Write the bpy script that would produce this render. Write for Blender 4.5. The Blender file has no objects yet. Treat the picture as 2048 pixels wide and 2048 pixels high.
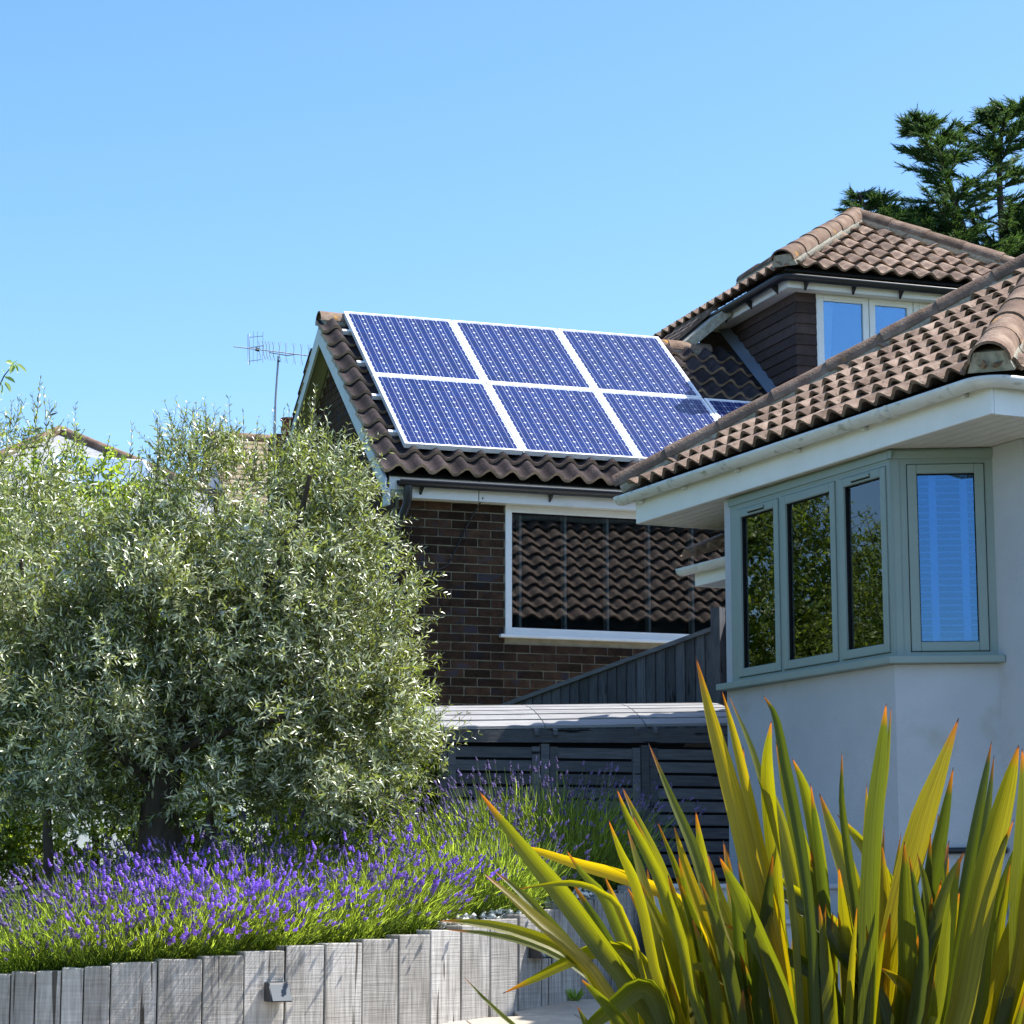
import bpy, bmesh, math, random
import numpy as np
from mathutils import Vector, Matrix

random.seed(7)
rng = np.random.default_rng(7)
sc = bpy.context.scene
col = sc.collection
R = math.radians

# ------------------------------------------------------------------ camera
CAMZ, FPX, PITCH = 1.6, 4660.0, R(9.35)          # focal length in 2048-px units
cam = bpy.data.cameras.new('camera')
cam.sensor_width = 36.0
cam.lens = 36.0 * FPX / 2048.0
cam.clip_start, cam.clip_end = 0.1, 3000.0
camo = bpy.data.objects.new('camera', cam)
camo.location = (0, 0, CAMZ)
camo.rotation_euler = (R(90) + PITCH, 0, 0)
col.objects.link(camo)
sc.camera = camo

# ------------------------------------------------------------------ world, sun, exposure
SUN_AZ, SUN_EL = R(6.0), R(57.5)                # azimuth measured from +X towards +Y
world = bpy.data.worlds.new('World')
sc.world = world
world.use_nodes = True
wn = world.node_tree
wn.nodes.clear()
sky = wn.nodes.new('ShaderNodeTexSky')
sky.sky_type = 'NISHITA'
sky.sun_disc = False
sky.sun_elevation = SUN_EL
sky.sun_rotation = R(90) - SUN_AZ
sky.altitude = 0
sky.air_density = 1.0
sky.dust_density = 1.2
sky.ozone_density = 4.0
bg = wn.nodes.new('ShaderNodeBackground')
bg.inputs['Strength'].default_value = 0.15
wo_ = wn.nodes.new('ShaderNodeOutputWorld')
hs_ = wn.nodes.new('ShaderNodeHueSaturation')
hs_.inputs['Saturation'].default_value = 1.18
wn.links.new(sky.outputs[0], hs_.inputs['Color'])
wn.links.new(hs_.outputs[0], bg.inputs[0])
wn.links.new(bg.outputs[0], wo_.inputs[0])
sun = bpy.data.lights.new('sun', 'SUN')
sun.energy = 5.0
sun.angle = R(0.53)
sun.color = (1.0, 0.965, 0.91)
suno = bpy.data.objects.new('sun', sun)
sdir = Vector((math.cos(SUN_EL) * math.cos(SUN_AZ), math.cos(SUN_EL) * math.sin(SUN_AZ), math.sin(SUN_EL)))
suno.rotation_euler = sdir.to_track_quat('Z', 'Y').to_euler()
suno.location = (6, 4, 20)
col.objects.link(suno)
vs = sc.view_settings
vs.view_transform = 'Standard'
vs.look = 'None'
vs.exposure = 0.9
vs.gamma = 1.0
vs.use_curve_mapping = False
sc.cycles.max_bounces = 8
sc.cycles.transparent_max_bounces = 12

# ------------------------------------------------------------------ frames fitted to image coordinates
_c, _s = math.cos(PITCH), math.sin(PITCH)
FW, UPV = Vector((0, _c, _s)), Vector((0, -_s, _c))
CAM = Vector((0, 0, CAMZ))
Z = Vector((0, 0, 1))


def ray(x, y):
    return Vector((1, 0, 0)) * ((x - 1024) / FPX) + FW + UPV * ((1024 - y) / FPX)


def at(x, y, Y):
    """image point: photograph position (2048 px) at an estimated distance Y"""
    d = ray(x, y)
    return CAM + d * (Y / d.y)


def frame(P, A, B):
    P, A, B = Vector(P), Vector(A), Vector(B)
    return lambda u, v, z: P + A * u + B * v + Z * z


# brick house frame
BA, BP = R(18.6), R(37.9)
BO = Vector((-0.91, 19.33, 5.37))
BU = Vector((math.cos(BA), math.sin(BA), 0))
BV = Vector((-math.sin(BA), math.cos(BA), 0))
BS = BV * math.cos(BP) + Z * math.sin(BP)
BN = BU.cross(BS)
fB = frame(BO, BU, BV)
# white house frame
WA = R(24.4)
WO0 = Vector((2.469, 15.0, 0))
WD = Vector((-math.sin(WA), math.cos(WA), 0))
WN = Vector((-math.cos(WA), -math.sin(WA), 0))
WK = 0.88                                        # scale about the camera: house shrunk and moved nearer to fit its reflection


def hframe(P, A, B):
    return lambda u, v, z: Vector((P.x * WK, P.y * WK, 0)) + A * (u * WK) + B * (v * WK) + Z * (CAMZ + (z - CAMZ) * WK)


fW = hframe(WO0, WD, WN)
W2A = R(-6.1)
WU2 = Vector((math.cos(W2A), math.sin(W2A), 0))
WN2 = Vector((math.sin(W2A), -math.cos(W2A), 0))
fW2 = hframe(WO0, WU2, WN2)

# ------------------------------------------------------------------ object helpers
ORG = {}


def register(o, parent, label=None, cat=None, group=None, kind=None):
    col.objects.link(o)
    if parent is not None:
        o.parent = parent
    if label:
        o['label'] = label
    if cat:
        o['category'] = cat
    if group:
        o['group'] = group
    if kind:
        o['kind'] = kind
    return o


def thing(name, label, cat, loc, group=None):
    o = bpy.data.objects.new(name, None)
    o.empty_display_size = 0.1
    o.location = Vector(loc)
    ORG[o] = Vector(loc)
    return register(o, None, label, cat, group)


def inst(name, mesh, parent, Mw, **kw):
    o = bpy.data.objects.new(name, mesh)
    off = ORG.get(parent, Vector((0, 0, 0)))
    o.matrix_basis = Matrix.Translation(-off) @ Mw
    return register(o, parent, **kw)


def mat4(x, y, z, p):
    return Matrix(((x[0], y[0], z[0], p[0]), (x[1], y[1], z[1], p[1]), (x[2], y[2], z[2], p[2]), (0, 0, 0, 1)))


class MB:
    def __init__(s):
        s.v, s.f, s.sm = [], [], []

    def add(s, vs, fs, smooth=False):
        n = len(s.v)
        s.v += [tuple(v) for v in vs]
        s.f += [tuple(i + n for i in f) for f in fs]
        s.sm += [smooth] * len(fs)
        return s

    def hexa(s, p):
        return s.add(p, [(0, 3, 2, 1), (4, 5, 6, 7), (0, 1, 5, 4), (1, 2, 6, 5), (2, 3, 7, 6), (3, 0, 4, 7)])

    def box(s, fr, u0, u1, v0, v1, z0, z1):
        return s.hexa([fr(u0, v0, z0), fr(u1, v0, z0), fr(u1, v1, z0), fr(u0, v1, z0),
                       fr(u0, v0, z1), fr(u1, v0, z1), fr(u1, v1, z1), fr(u0, v1, z1)])

    def ring(s, fr, u0, u1, z0, z1, w, v0, v1):
        s.box(fr, u0, u0 + w, v0, v1, z0, z1)
        s.box(fr, u1 - w, u1, v0, v1, z0, z1)
        s.box(fr, u0 + w, u1 - w, v0, v1, z0, z0 + w)
        return s.box(fr, u0 + w, u1 - w, v0, v1, z1 - w, z1)

    def prism(s, pts, ext):
        n = len(pts)
        a = [Vector(p) for p in pts]
        b = [p + ext for p in a]
        fs = [tuple(range(n)), tuple(range(2 * n - 1, n - 1, -1))]
        fs += [(i, (i + 1) % n, n + (i + 1) % n, n + i) for i in range(n)]
        return s.add(a + b, fs)

    def sweep(s, prof, pts, up=Z, closed=True, smooth=True, cap=True):
        pts = [Vector(p) for p in pts]
        n, m = len(prof), len(pts)
        vs_ = []
        for i, p in enumerate(pts):
            t = (pts[min(i + 1, m - 1)] - pts[max(i - 1, 0)]).normalized()
            side = t.cross(up).normalized()
            u2 = side.cross(t)
            vs_ += [p + side * a + u2 * b for a, b in prof]
        fs = []
        for i in range(m - 1):
            for j in range(n if closed else n - 1):
                k = (j + 1) % n
                fs.append((i * n + j, i * n + k, (i + 1) * n + k, (i + 1) * n + j))
        s.add(vs_, fs, smooth)
        if cap and closed:
            s.add(vs_[:n], [tuple(range(n - 1, -1, -1))])
            s.add(vs_[-n:], [tuple(range(n))])
        return s

    def tube(s, pts, rad, n=8, smooth=True, cap=True):
        pts = [Vector(p) for p in pts]
        m = len(pts)
        if not hasattr(rad, '__len__'):
            rad = [rad] * m
        vs_ = []
        ref = None
        for i, p in enumerate(pts):
            t = (pts[min(i + 1, m - 1)] - pts[max(i - 1, 0)])
            t = t.normalized() if t.length > 1e-9 else Vector((0, 0, 1))
            if ref is None:
                ref = Vector((1, 0, 0)) if abs(t.x) < 0.8 else Vector((0, 1, 0))
            a = (ref - t * ref.dot(t)).normalized()
            ref = a
            b = t.cross(a)
            for j in range(n):
                an = 2 * math.pi * j / n
                vs_.append(p + (a * math.cos(an) + b * math.sin(an)) * rad[i])
        fs = [(i * n + j, i * n + (j + 1) % n, (i + 1) * n + (j + 1) % n, (i + 1) * n + j) for i in range(m - 1) for j in range(n)]
        s.add(vs_, fs, smooth)
        if cap:
            s.add(vs_[:n], [tuple(range(n - 1, -1, -1))])
            s.add(vs_[-n:], [tuple(range(n))])
        return s

    def mesh(s, name, mat, org=None, fix=True):
        me = bpy.data.meshes.new(name)
        if org is not None:
            vv = [(v[0] - org[0], v[1] - org[1], v[2] - org[2]) for v in s.v]
        else:
            vv = s.v
        me.from_pydata(vv, [], s.f)
        me.polygons.foreach_set('use_smooth', s.sm)
        if fix:
            bm = bmesh.new()
            bm.from_mesh(me)
            bmesh.ops.recalc_face_normals(bm, faces=bm.faces)
            bm.to_mesh(me)
            bm.free()
        me.materials.append(mat)
        return me

    def build(s, name, mat, parent=None, fix=True, bevel=0, org=None, **kw):
        po = ORG.get(parent, Vector((0, 0, 0)))
        wo = Vector(org) if org is not None else po
        me = s.mesh(name, mat, wo, fix)
        if bevel:
            bm = bmesh.new()
            bm.from_mesh(me)
            bmesh.ops.bevel(bm, geom=list(bm.edges), offset=bevel, segments=1, affect='EDGES', profile=0.5)
            bm.to_mesh(me)
            bm.free()
        o = bpy.data.objects.new(name, me)
        o.location = wo - po
        ORG[o] = wo
        return register(o, parent, **kw)


def quads_obj(name, verts, nper, faces_per, mat, parent=None, uv=None, colr=None, smooth=False, **kw):
    """many alike small faces: verts (N, nper, 3), faces_per index tuples -> one mesh object"""
    verts = np.asarray(verts, dtype=np.float32)
    N = verts.shape[0]
    org = ORG.get(parent, Vector((0, 0, 0)))
    V = verts.reshape(-1, 3) - np.array(org, dtype=np.float32)
    fp = np.array(faces_per, dtype=np.int32)
    k = fp.shape[1]
    F = (fp[None] + (np.arange(N, dtype=np.int32) * nper)[:, None, None]).reshape(-1, k)
    me = bpy.data.meshes.new(name)
    me.vertices.add(len(V))
    me.vertices.foreach_set('co', V.ravel())
    me.loops.add(F.size)
    me.loops.foreach_set('vertex_index', F.ravel())
    me.polygons.add(len(F))
    me.polygons.foreach_set('loop_start', np.arange(0, F.size, k, dtype=np.int32))
    try:
        me.polygons.foreach_set('loop_total', np.full(len(F), k, dtype=np.int32))
    except Exception:
        pass
    me.update(calc_edges=True)
    if smooth:
        me.polygons.foreach_set('use_smooth', np.ones(len(F), dtype=bool))
    if colr is not None:          # one float per element -> attribute 'tone'
        at_ = me.attributes.new('tone', 'FLOAT', 'POINT')
        at_.data.foreach_set('value', np.repeat(np.asarray(colr, dtype=np.float32), nper))
    me.materials.append(mat)
    o = bpy.data.objects.new(name, me)
    ORG[o] = Vector(org)
    return register(o, parent, **kw)


# ------------------------------------------------------------------ materials
def base_mat(name):
    m = bpy.data.materials.new(name)
    m.use_nodes = True
    nt = m.node_tree
    p = nt.nodes['Principled BSDF']
    return m, nt, p


def nd(nt, typ, **kw):
    n = nt.nodes.new(typ)
    for k, v in kw.items():
        setattr(n, k, v)
    return n


def ramp(nt, stops):
    r = nd(nt, 'ShaderNodeValToRGB')
    e = r.color_ramp.elements
    while len(e) < len(stops):
        e.new(0.5)
    for i, (p, c) in enumerate(stops):
        e[i].position = p
        e[i].color = (c[0], c[1], c[2], 1)
    return r


def surf(name, stops, scale=6.0, rough=0.7, bump=0.0, bscale=None, stretch=(1, 1, 1), rnd=0.0, spec=0.3, metal=0.0,
         detail=6.0, coat=0.0, speck=None, distort=0.0):
    """noise-driven colour with grain relief and piece-to-piece variation"""
    m, nt, p = base_mat(name)
    tc = nd(nt, 'ShaderNodeTexCoord')
    mp = nd(nt, 'ShaderNodeMapping')
    mp.inputs['Scale'].default_value = stretch
    oi = nd(nt, 'ShaderNodeObjectInfo')
    nt.links.new(tc.outputs['Object'], mp.inputs['Vector'])
    add = nd(nt, 'ShaderNodeVectorMath', operation='ADD')
    cmb = nd(nt, 'ShaderNodeMath', operation='MULTIPLY')
    cmb.inputs[1].default_value = 37.0
    nt.links.new(oi.outputs['Random'], cmb.inputs[0])
    nt.links.new(mp.outputs[0], add.inputs[0])
    nt.links.new(cmb.outputs[0], add.inputs[1])
    no = nd(nt, 'ShaderNodeTexNoise')
    no.inputs['Scale'].default_value = scale
    no.inputs['Detail'].default_value = detail
    no.inputs['Roughness'].default_value = 0.62
    no.inputs['Distortion'].default_value = distort
    nt.links.new(add.outputs[0], no.inputs['Vector'])
    rp = ramp(nt, stops)
    nt.links.new(no.outputs['Fac'], rp.inputs[0])
    out = rp.outputs[0]
    if speck:
        n2 = nd(nt, 'ShaderNodeTexNoise')
        n2.inputs['Scale'].default_value = speck[1]
        n2.inputs['Detail'].default_value = 3
        nt.links.new(add.outputs[0], n2.inputs['Vector'])
        r2 = ramp(nt, [(speck[2], (0, 0, 0)), (speck[3], (1, 1, 1))])
        nt.links.new(n2.outputs['Fac'], r2.inputs[0])
        mx = nd(nt, 'ShaderNodeMix', data_type='RGBA')
        nt.links.new(r2.outputs[0], mx.inputs[0])
        nt.links.new(out, mx.inputs[6])
        mx.inputs[7].default_value = (*speck[0], 1)
        out = mx.outputs[2]
    if rnd:
        mr = nd(nt, 'ShaderNodeMapRange')
        mr.inputs['To Min'].default_value = 1 - rnd
        mr.inputs['To Max'].default_value = 1 + rnd
        nt.links.new(oi.outputs['Random'], mr.inputs['Value'])
        mu = nd(nt, 'ShaderNodeVectorMath', operation='SCALE')
        nt.links.new(out, mu.inputs[0])
        nt.links.new(mr.outputs[0], mu.inputs['Scale'])
        out = mu.outputs[0]
    nt.links.new(out, p.inputs['Base Color'])
    p.inputs['Roughness'].default_value = rough
    p.inputs['Specular IOR Level'].default_value = spec
    p.inputs['Metallic'].default_value = metal
    p.inputs['Coat Weight'].default_value = coat
    if bump:
        nb = nd(nt, 'ShaderNodeTexNoise')
        nb.inputs['Scale'].default_value = bscale or scale * 4
        nb.inputs['Detail'].default_value = 5
        nt.links.new(add.outputs[0], nb.inputs['Vector'])
        bu = nd(nt, 'ShaderNodeBump')
        bu.inputs['Strength'].default_value = bump
        bu.inputs['Distance'].default_value = 0.01
        nt.links.new(nb.outputs['Fac'], bu.inputs['Height'])
        nt.links.new(bu.outputs[0], p.inputs['Normal'])
    return m


def mixc(a, k):
    return tuple(min(1, c * k) for c in a)


def plain(name, c, rough=0.5, var=0.12, scale=5, **kw):
    return surf(name, [(0.3, mixc(c, 1 - var)), (0.7, mixc(c, 1 + var))], scale=scale, rough=rough, **kw)


def leafmat(name, top, under, tr, tone=0.35, rough=0.45, spec=0.4, trans=0.35, uvtip=None):
    """leaf: upper and under side colours, light shining through, tone varies leaf by leaf"""
    m, nt, p = base_mat(name)
    geo = nd(nt, 'ShaderNodeNewGeometry')
    mx = nd(nt, 'ShaderNodeMix', data_type='RGBA')
    nt.links.new(geo.outputs['Backfacing'], mx.inputs[0])
    mx.inputs[6].default_value = (*top, 1)
    mx.inputs[7].default_value = (*under, 1)
    at_ = nd(nt, 'ShaderNodeAttribute', attribute_name='tone')
    mr = nd(nt, 'ShaderNodeMapRange')
    mr.inputs['To Min'].default_value = 1 - tone
    mr.inputs['To Max'].default_value = 1 + tone
    nt.links.new(at_.outputs['Fac'], mr.inputs['Value'])
    sc_ = nd(nt, 'ShaderNodeVectorMath', operation='SCALE')
    nt.links.new(mx.outputs[2], sc_.inputs[0])
    nt.links.new(mr.outputs[0], sc_.inputs['Scale'])
    nt.links.new(sc_.outputs[0], p.inputs['Base Color'])
    p.inputs['Roughness'].default_value = rough
    p.inputs['Specular IOR Level'].default_value = spec
    t = nd(nt, 'ShaderNodeBsdfTranslucent')
    sc2 = nd(nt, 'ShaderNodeVectorMath', operation='SCALE')
    sc2.inputs[0].default_value = tr
    nt.links.new(mr.outputs[0], sc2.inputs['Scale'])
    nt.links.new(sc2.outputs[0], t.inputs['Color'])
    ms = nd(nt, 'ShaderNodeMixShader')
    ms.inputs[0].default_value = trans
    nt.links.new(p.outputs[0], ms.inputs[1])
    nt.links.new(t.outputs[0], ms.inputs[2])
    nt.links.new(ms.outputs[0], nt.nodes['Material Output'].inputs['Surface'])
    return m


def glassmat(name, gain=2.2, lift=0.07, tint=(0.82, 0.88, 0.9), refl=(0.95, 0.97, 1)):
    m, nt, p = base_mat(name)
    nt.nodes.remove(p)
    fr = nd(nt, 'ShaderNodeFresnel')
    fr.inputs['IOR'].default_value = 1.5
    mm = nd(nt, 'ShaderNodeMath', operation='MULTIPLY_ADD', use_clamp=True)
    mm.inputs[1].default_value = gain
    mm.inputs[2].default_value = lift
    nt.links.new(fr.outputs[0], mm.inputs[0])
    tr = nd(nt, 'ShaderNodeBsdfTransparent')
    tr.inputs[0].default_value = (*tint, 1)
    gl = nd(nt, 'ShaderNodeBsdfGlossy')
    gl.inputs['Roughness'].default_value = 0.004
    gl.inputs['Color'].default_value = (*refl, 1)
    tc = nd(nt, 'ShaderNodeTexCoord')
    no = nd(nt, 'ShaderNodeTexNoise')
    no.inputs['Scale'].default_value = 1.6
    no.inputs['Detail'].default_value = 1
    nt.links.new(tc.outputs['Object'], no.inputs['Vector'])
    bu = nd(nt, 'ShaderNodeBump')
    bu.inputs['Strength'].default_value = 0.05
    bu.inputs['Distance'].default_value = 0.02
    nt.links.new(no.outputs['Fac'], bu.inputs['Height'])
    nt.links.new(bu.outputs[0], gl.inputs['Normal'])
    ms = nd(nt, 'ShaderNodeMixShader')
    nt.links.new(mm.outputs[0], ms.inputs[0])
    nt.links.new(tr.outputs[0], ms.inputs[1])
    nt.links.new(gl.outputs[0], ms.inputs[2])
    nt.links.new(ms.outputs[0], nt.nodes['Material Output'].inputs['Surface'])
    return m


MT = {}
MT['tile'] = surf('roof_tile_concrete', [(0.25, (0.13, 0.085, 0.06)), (0.5, (0.23, 0.16, 0.118)), (0.75, (0.35, 0.265, 0.20))], scale=9, rough=0.9,
                  bump=0.5, bscale=90, rnd=0.28, spec=0.15, speck=((0.09, 0.07, 0.05), 30, 0.58, 0.70))
MT['tile_old'] = surf('roof_tile_darkened', [(0.25, (0.022, 0.017, 0.017)), (0.55, (0.045, 0.034, 0.033)), (0.8, (0.085, 0.062, 0.055))], scale=9, rough=0.9,
                      bump=0.5, bscale=90, rnd=0.35, spec=0.15, speck=((0.10, 0.08, 0.07), 45, 0.64, 0.74))
MT['tile_edge'] = surf('worn_tile_edge', [(0.3, (0.30, 0.21, 0.15)), (0.7, (0.50, 0.38, 0.28))], scale=18, rough=0.95, bump=0.4, bscale=80, rnd=0.2)
MT['hip'] = surf('ridge_tile_clay', [(0.25, (0.10, 0.065, 0.048)), (0.5, (0.19, 0.13, 0.095)), (0.8, (0.33, 0.255, 0.19))], scale=7, rough=0.95, bump=0.7, bscale=60, rnd=0.2,
                 spec=0.1, speck=((0.42, 0.22, 0.05), 5.5, 0.67, 0.74))
MT['mortar'] = surf('mortar', [(0.3, (0.25, 0.23, 0.18)), (0.7, (0.48, 0.45, 0.36))], scale=30, rough=0.95, bump=0.6, bscale=80)
MT['brickmortar'] = surf('brick_mortar', [(0.3, (0.24, 0.20, 0.13)), (0.7, (0.36, 0.31, 0.22))], scale=14, rough=0.95, bump=0.4, bscale=90)
MT['brick'] = surf('dark_brick', [(0.25, (0.02, 0.011, 0.007)), (0.5, (0.045, 0.025, 0.015)), (0.8, (0.085, 0.045, 0.024))], scale=11, rough=0.9, bump=0.5, bscale=70, rnd=0.5, spec=0.15,
                   speck=((0.035, 0.03, 0.035), 7, 0.56, 0.68))
MT['underlay'] = plain('roof_underlay', (0.02, 0.018, 0.018), 0.95)
MT['render'] = surf('cream_render', [(0.25, (0.44, 0.455, 0.465)), (0.75, (0.51, 0.525, 0.54))], scale=2.2, rough=0.92, bump=0.5, bscale=75, spec=0.1, speck=((0.40, 0.39, 0.35), 4.0, 0.60, 0.8))
MT['upvc'] = surf('white_upvc', [(0.3, (0.74, 0.74, 0.70)), (0.7, (0.82, 0.82, 0.79))], scale=4, rough=0.35, spec=0.5, speck=((0.58, 0.56, 0.46), 6, 0.66, 0.85))
MT['gutter'] = surf('white_gutter', [(0.3, (0.60, 0.60, 0.55)), (0.7, (0.76, 0.76, 0.73))], scale=5, rough=0.4, spec=0.5, stretch=(1, 1, 3), speck=((0.33, 0.33, 0.26), 9, 0.58, 0.75))
MT['soffit'] = surf('soffit_boards', [(0.3, (0.62, 0.60, 0.53)), (0.7, (0.72, 0.70, 0.64))], scale=6, rough=0.5)
MT['black'] = plain('black_plastic', (0.012, 0.013, 0.016), 0.35, spec=0.5)
MT['barge'] = surf('bargeboard_paint', [(0.3, (0.55, 0.60, 0.60)), (0.7, (0.66, 0.70, 0.69))], scale=5, rough=0.6, bump=0.15)
MT['gsoffit'] = plain('gable_soffit', (0.33, 0.33, 0.22), 0.8)
MT['sage'] = surf('sage_frame', [(0.3, (0.235, 0.295, 0.27)), (0.7, (0.27, 0.33, 0.30))], scale=3, rough=0.45, spec=0.4)
MT['gap'] = plain('gasket_and_shade_black', (0.006, 0.006, 0.007), 0.8)  # black for gaskets, and for painted shade behind the bin store slats
MT['glass'] = glassmat('window_glass', 1.3, 0.03)
MT['glass2'] = glassmat('sky_blue_glass', 2.6, 0.14, refl=(0.42, 0.70, 1.0))  # blue of the reflected sky put into the reflection colour
MT['glass3'] = glassmat('sky_painted_glass', 2.2, 0.08, (0.55, 0.72, 0.92), (0.35, 0.66, 1.0))  # deep sky blue painted into both the reflection and the pane
MT['glass4'] = glassmat('kitchen_glass', 1.7, 0.05, (0.8, 0.85, 0.85))
MT['room'] = plain('dim_room', (0.035, 0.033, 0.03), 0.9)  # near-black colour stands in for the unlit interiors
MT['blind'] = plain('blind_white', (0.85, 0.85, 0.84), 0.6)
MT['vane'] = plain('blind_vane', (0.5, 0.5, 0.48), 0.7)
MT['curtain'] = plain('net_curtain', (0.55, 0.6, 0.66), 0.9)
MT['alu'] = surf('panel_frame_aluminium', [(0.3, (0.78, 0.78, 0.78)), (0.7, (0.88, 0.88, 0.87))], scale=6, rough=0.35, spec=0.5, speck=((0.5, 0.47, 0.4), 30, 0.66, 0.8))
MT['lead'] = plain('lead_flashing', (0.16, 0.19, 0.24), 0.4, spec=0.6, bump=0.3, bscale=12)
MT['hung'] = surf('hung_tile', [(0.3, (0.045, 0.03, 0.027)), (0.7, (0.08, 0.052, 0.044))], scale=12, rough=0.9, bump=0.4, rnd=0.25)
MT['slate'] = surf('slate_roof', [(0.3, (0.20, 0.21, 0.22)), (0.7, (0.36, 0.36, 0.36))], scale=3, rough=0.6, stretch=(1, 1, 9), bump=0.6, bscale=7)
MT['plaintile'] = surf('plain_tile_roof', [(0.3, (0.15, 0.11, 0.07)), (0.7, (0.33, 0.26, 0.17))], scale=3, rough=0.85, stretch=(1, 1, 10), bump=0.7, bscale=5)
MT['whitewall'] = plain('white_wall', (0.72, 0.72, 0.70), 0.9)
MT['pot'] = plain('terracotta_pot', (0.22, 0.05, 0.035), 0.7)
MT['steel'] = plain('galvanised_steel', (0.30, 0.31, 0.33), 0.45, metal=0.6)
MT['stain'] = surf('grey_stained_board', [(0.3, (0.055, 0.058, 0.066)), (0.7, (0.115, 0.115, 0.12))], scale=9, rough=0.85, stretch=(6, 6, 0.7), bump=0.3, bscale=30, rnd=0.35,
                   speck=((0.012, 0.012, 0.014), 3.2, 0.66, 0.72))
MT['slat'] = surf('grey_weathered_slat', [(0.3, (0.10, 0.10, 0.105)), (0.7, (0.18, 0.175, 0.175))], scale=9, rough=0.85, stretch=(0.6, 0.6, 7), bump=0.3, bscale=30, rnd=0.3,
                  speck=((0.015, 0.014, 0.014), 3.5, 0.67, 0.72))
MT['lid'] = surf('sunlit_lid_slat', [(0.3, (0.24, 0.23, 0.22)), (0.7, (0.36, 0.35, 0.335))], scale=8, rough=0.55, stretch=(0.6, 0.6, 7), bump=0.2, rnd=0.1, spec=0.5)  # lighter copy of the slat wood, sun brightness put into its colour
MT['soil'] = surf('dark_soil', [(0.3, (0.012, 0.010, 0.007)), (0.7, (0.035, 0.027, 0.018))], scale=20, rough=1, bump=0.8, bscale=40)
MT['lawn'] = surf('rough_grass_ground', [(0.3, (0.04, 0.06, 0.015)), (0.7, (0.09, 0.11, 0.03))], scale=3, rough=1, bump=0.6, bscale=20)
MT['slab'] = surf('sandstone_slab', [(0.3, (0.30, 0.26, 0.20)), (0.7, (0.42, 0.375, 0.30))], scale=5, rough=0.85, bump=0.25, bscale=50, rnd=0.14, speck=((0.33, 0.28, 0.2), 14, 0.62, 0.8))
MT['jointsand'] = plain('joint_sand', (0.2, 0.17, 0.13), 0.95)
MT['stepmat'] = surf('painted_step', [(0.3, (0.40, 0.40, 0.40)), (0.7, (0.50, 0.50, 0.50))], scale=4, rough=0.6, speck=((0.4, 0.38, 0.35), 9, 0.64, 0.8))
MT['pebble'] = plain('white_pebble', (0.72, 0.70, 0.64), 0.7, rnd=0.2)
MT['lampm'] = plain('graphite_lamp', (0.02, 0.022, 0.025), 0.4, spec=0.5)
MT['lampg'] = plain('lamp_reflector', (0.045, 0.06, 0.075), 0.5, spec=0.25)
MT['bark'] = surf('olive_bark', [(0.3, (0.035, 0.026, 0.02)), (0.7, (0.11, 0.085, 0.065))], scale=10, rough=0.95, stretch=(1.5, 1.5, 0.5), bump=1.0, bscale=18)
MT['twig'] = plain('green_twig', (0.09, 0.085, 0.05), 0.9)
MT['olive'] = leafmat('olive_leaf', (0.115, 0.15, 0.035), (0.44, 0.46, 0.30), (0.50, 0.60, 0.08), tone=0.75, rough=0.24, spec=1.0, trans=0.24)
MT['lavleaf'] = leafmat('lavender_foliage', (0.17, 0.235, 0.04), (0.19, 0.25, 0.055), (0.56, 0.72, 0.06), tone=0.65, trans=0.5, rough=0.6)
MT['lavstem'] = leafmat('lavender_stem', (0.16, 0.22, 0.06), (0.16, 0.22, 0.06), (0.35, 0.45, 0.08), tone=0.3, trans=0.3)
MT['lavflower'] = leafmat('lavender_flower', (0.25, 0.15, 0.48), (0.25, 0.15, 0.48), (0.52, 0.32, 0.88), tone=0.7, trans=0.4, rough=0.7, spec=0.1)
MT['lavfaded'] = leafmat('faded_lavender_flower', (0.21, 0.17, 0.33), (0.21, 0.17, 0.33), (0.40, 0.32, 0.58), tone=0.6, trans=0.35, rough=0.8, spec=0.1)
MT['shrub'] = leafmat('broad_leaf', (0.09, 0.16, 0.02), (0.16, 0.22, 0.06), (0.55, 0.72, 0.06), tone=0.55, trans=0.42, rough=0.35, spec=0.5)
MT['conifer'] = leafmat('conifer_spray', (0.045, 0.10, 0.03), (0.05, 0.11, 0.035), (0.20, 0.34, 0.05), tone=0.6, trans=0.3, rough=0.6)
MT['weed'] = leafmat('weed_leaf', (0.16, 0.28, 0.03), (0.16, 0.28, 0.03), (0.5, 0.7, 0.08), tone=0.3, trans=0.4)


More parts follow.
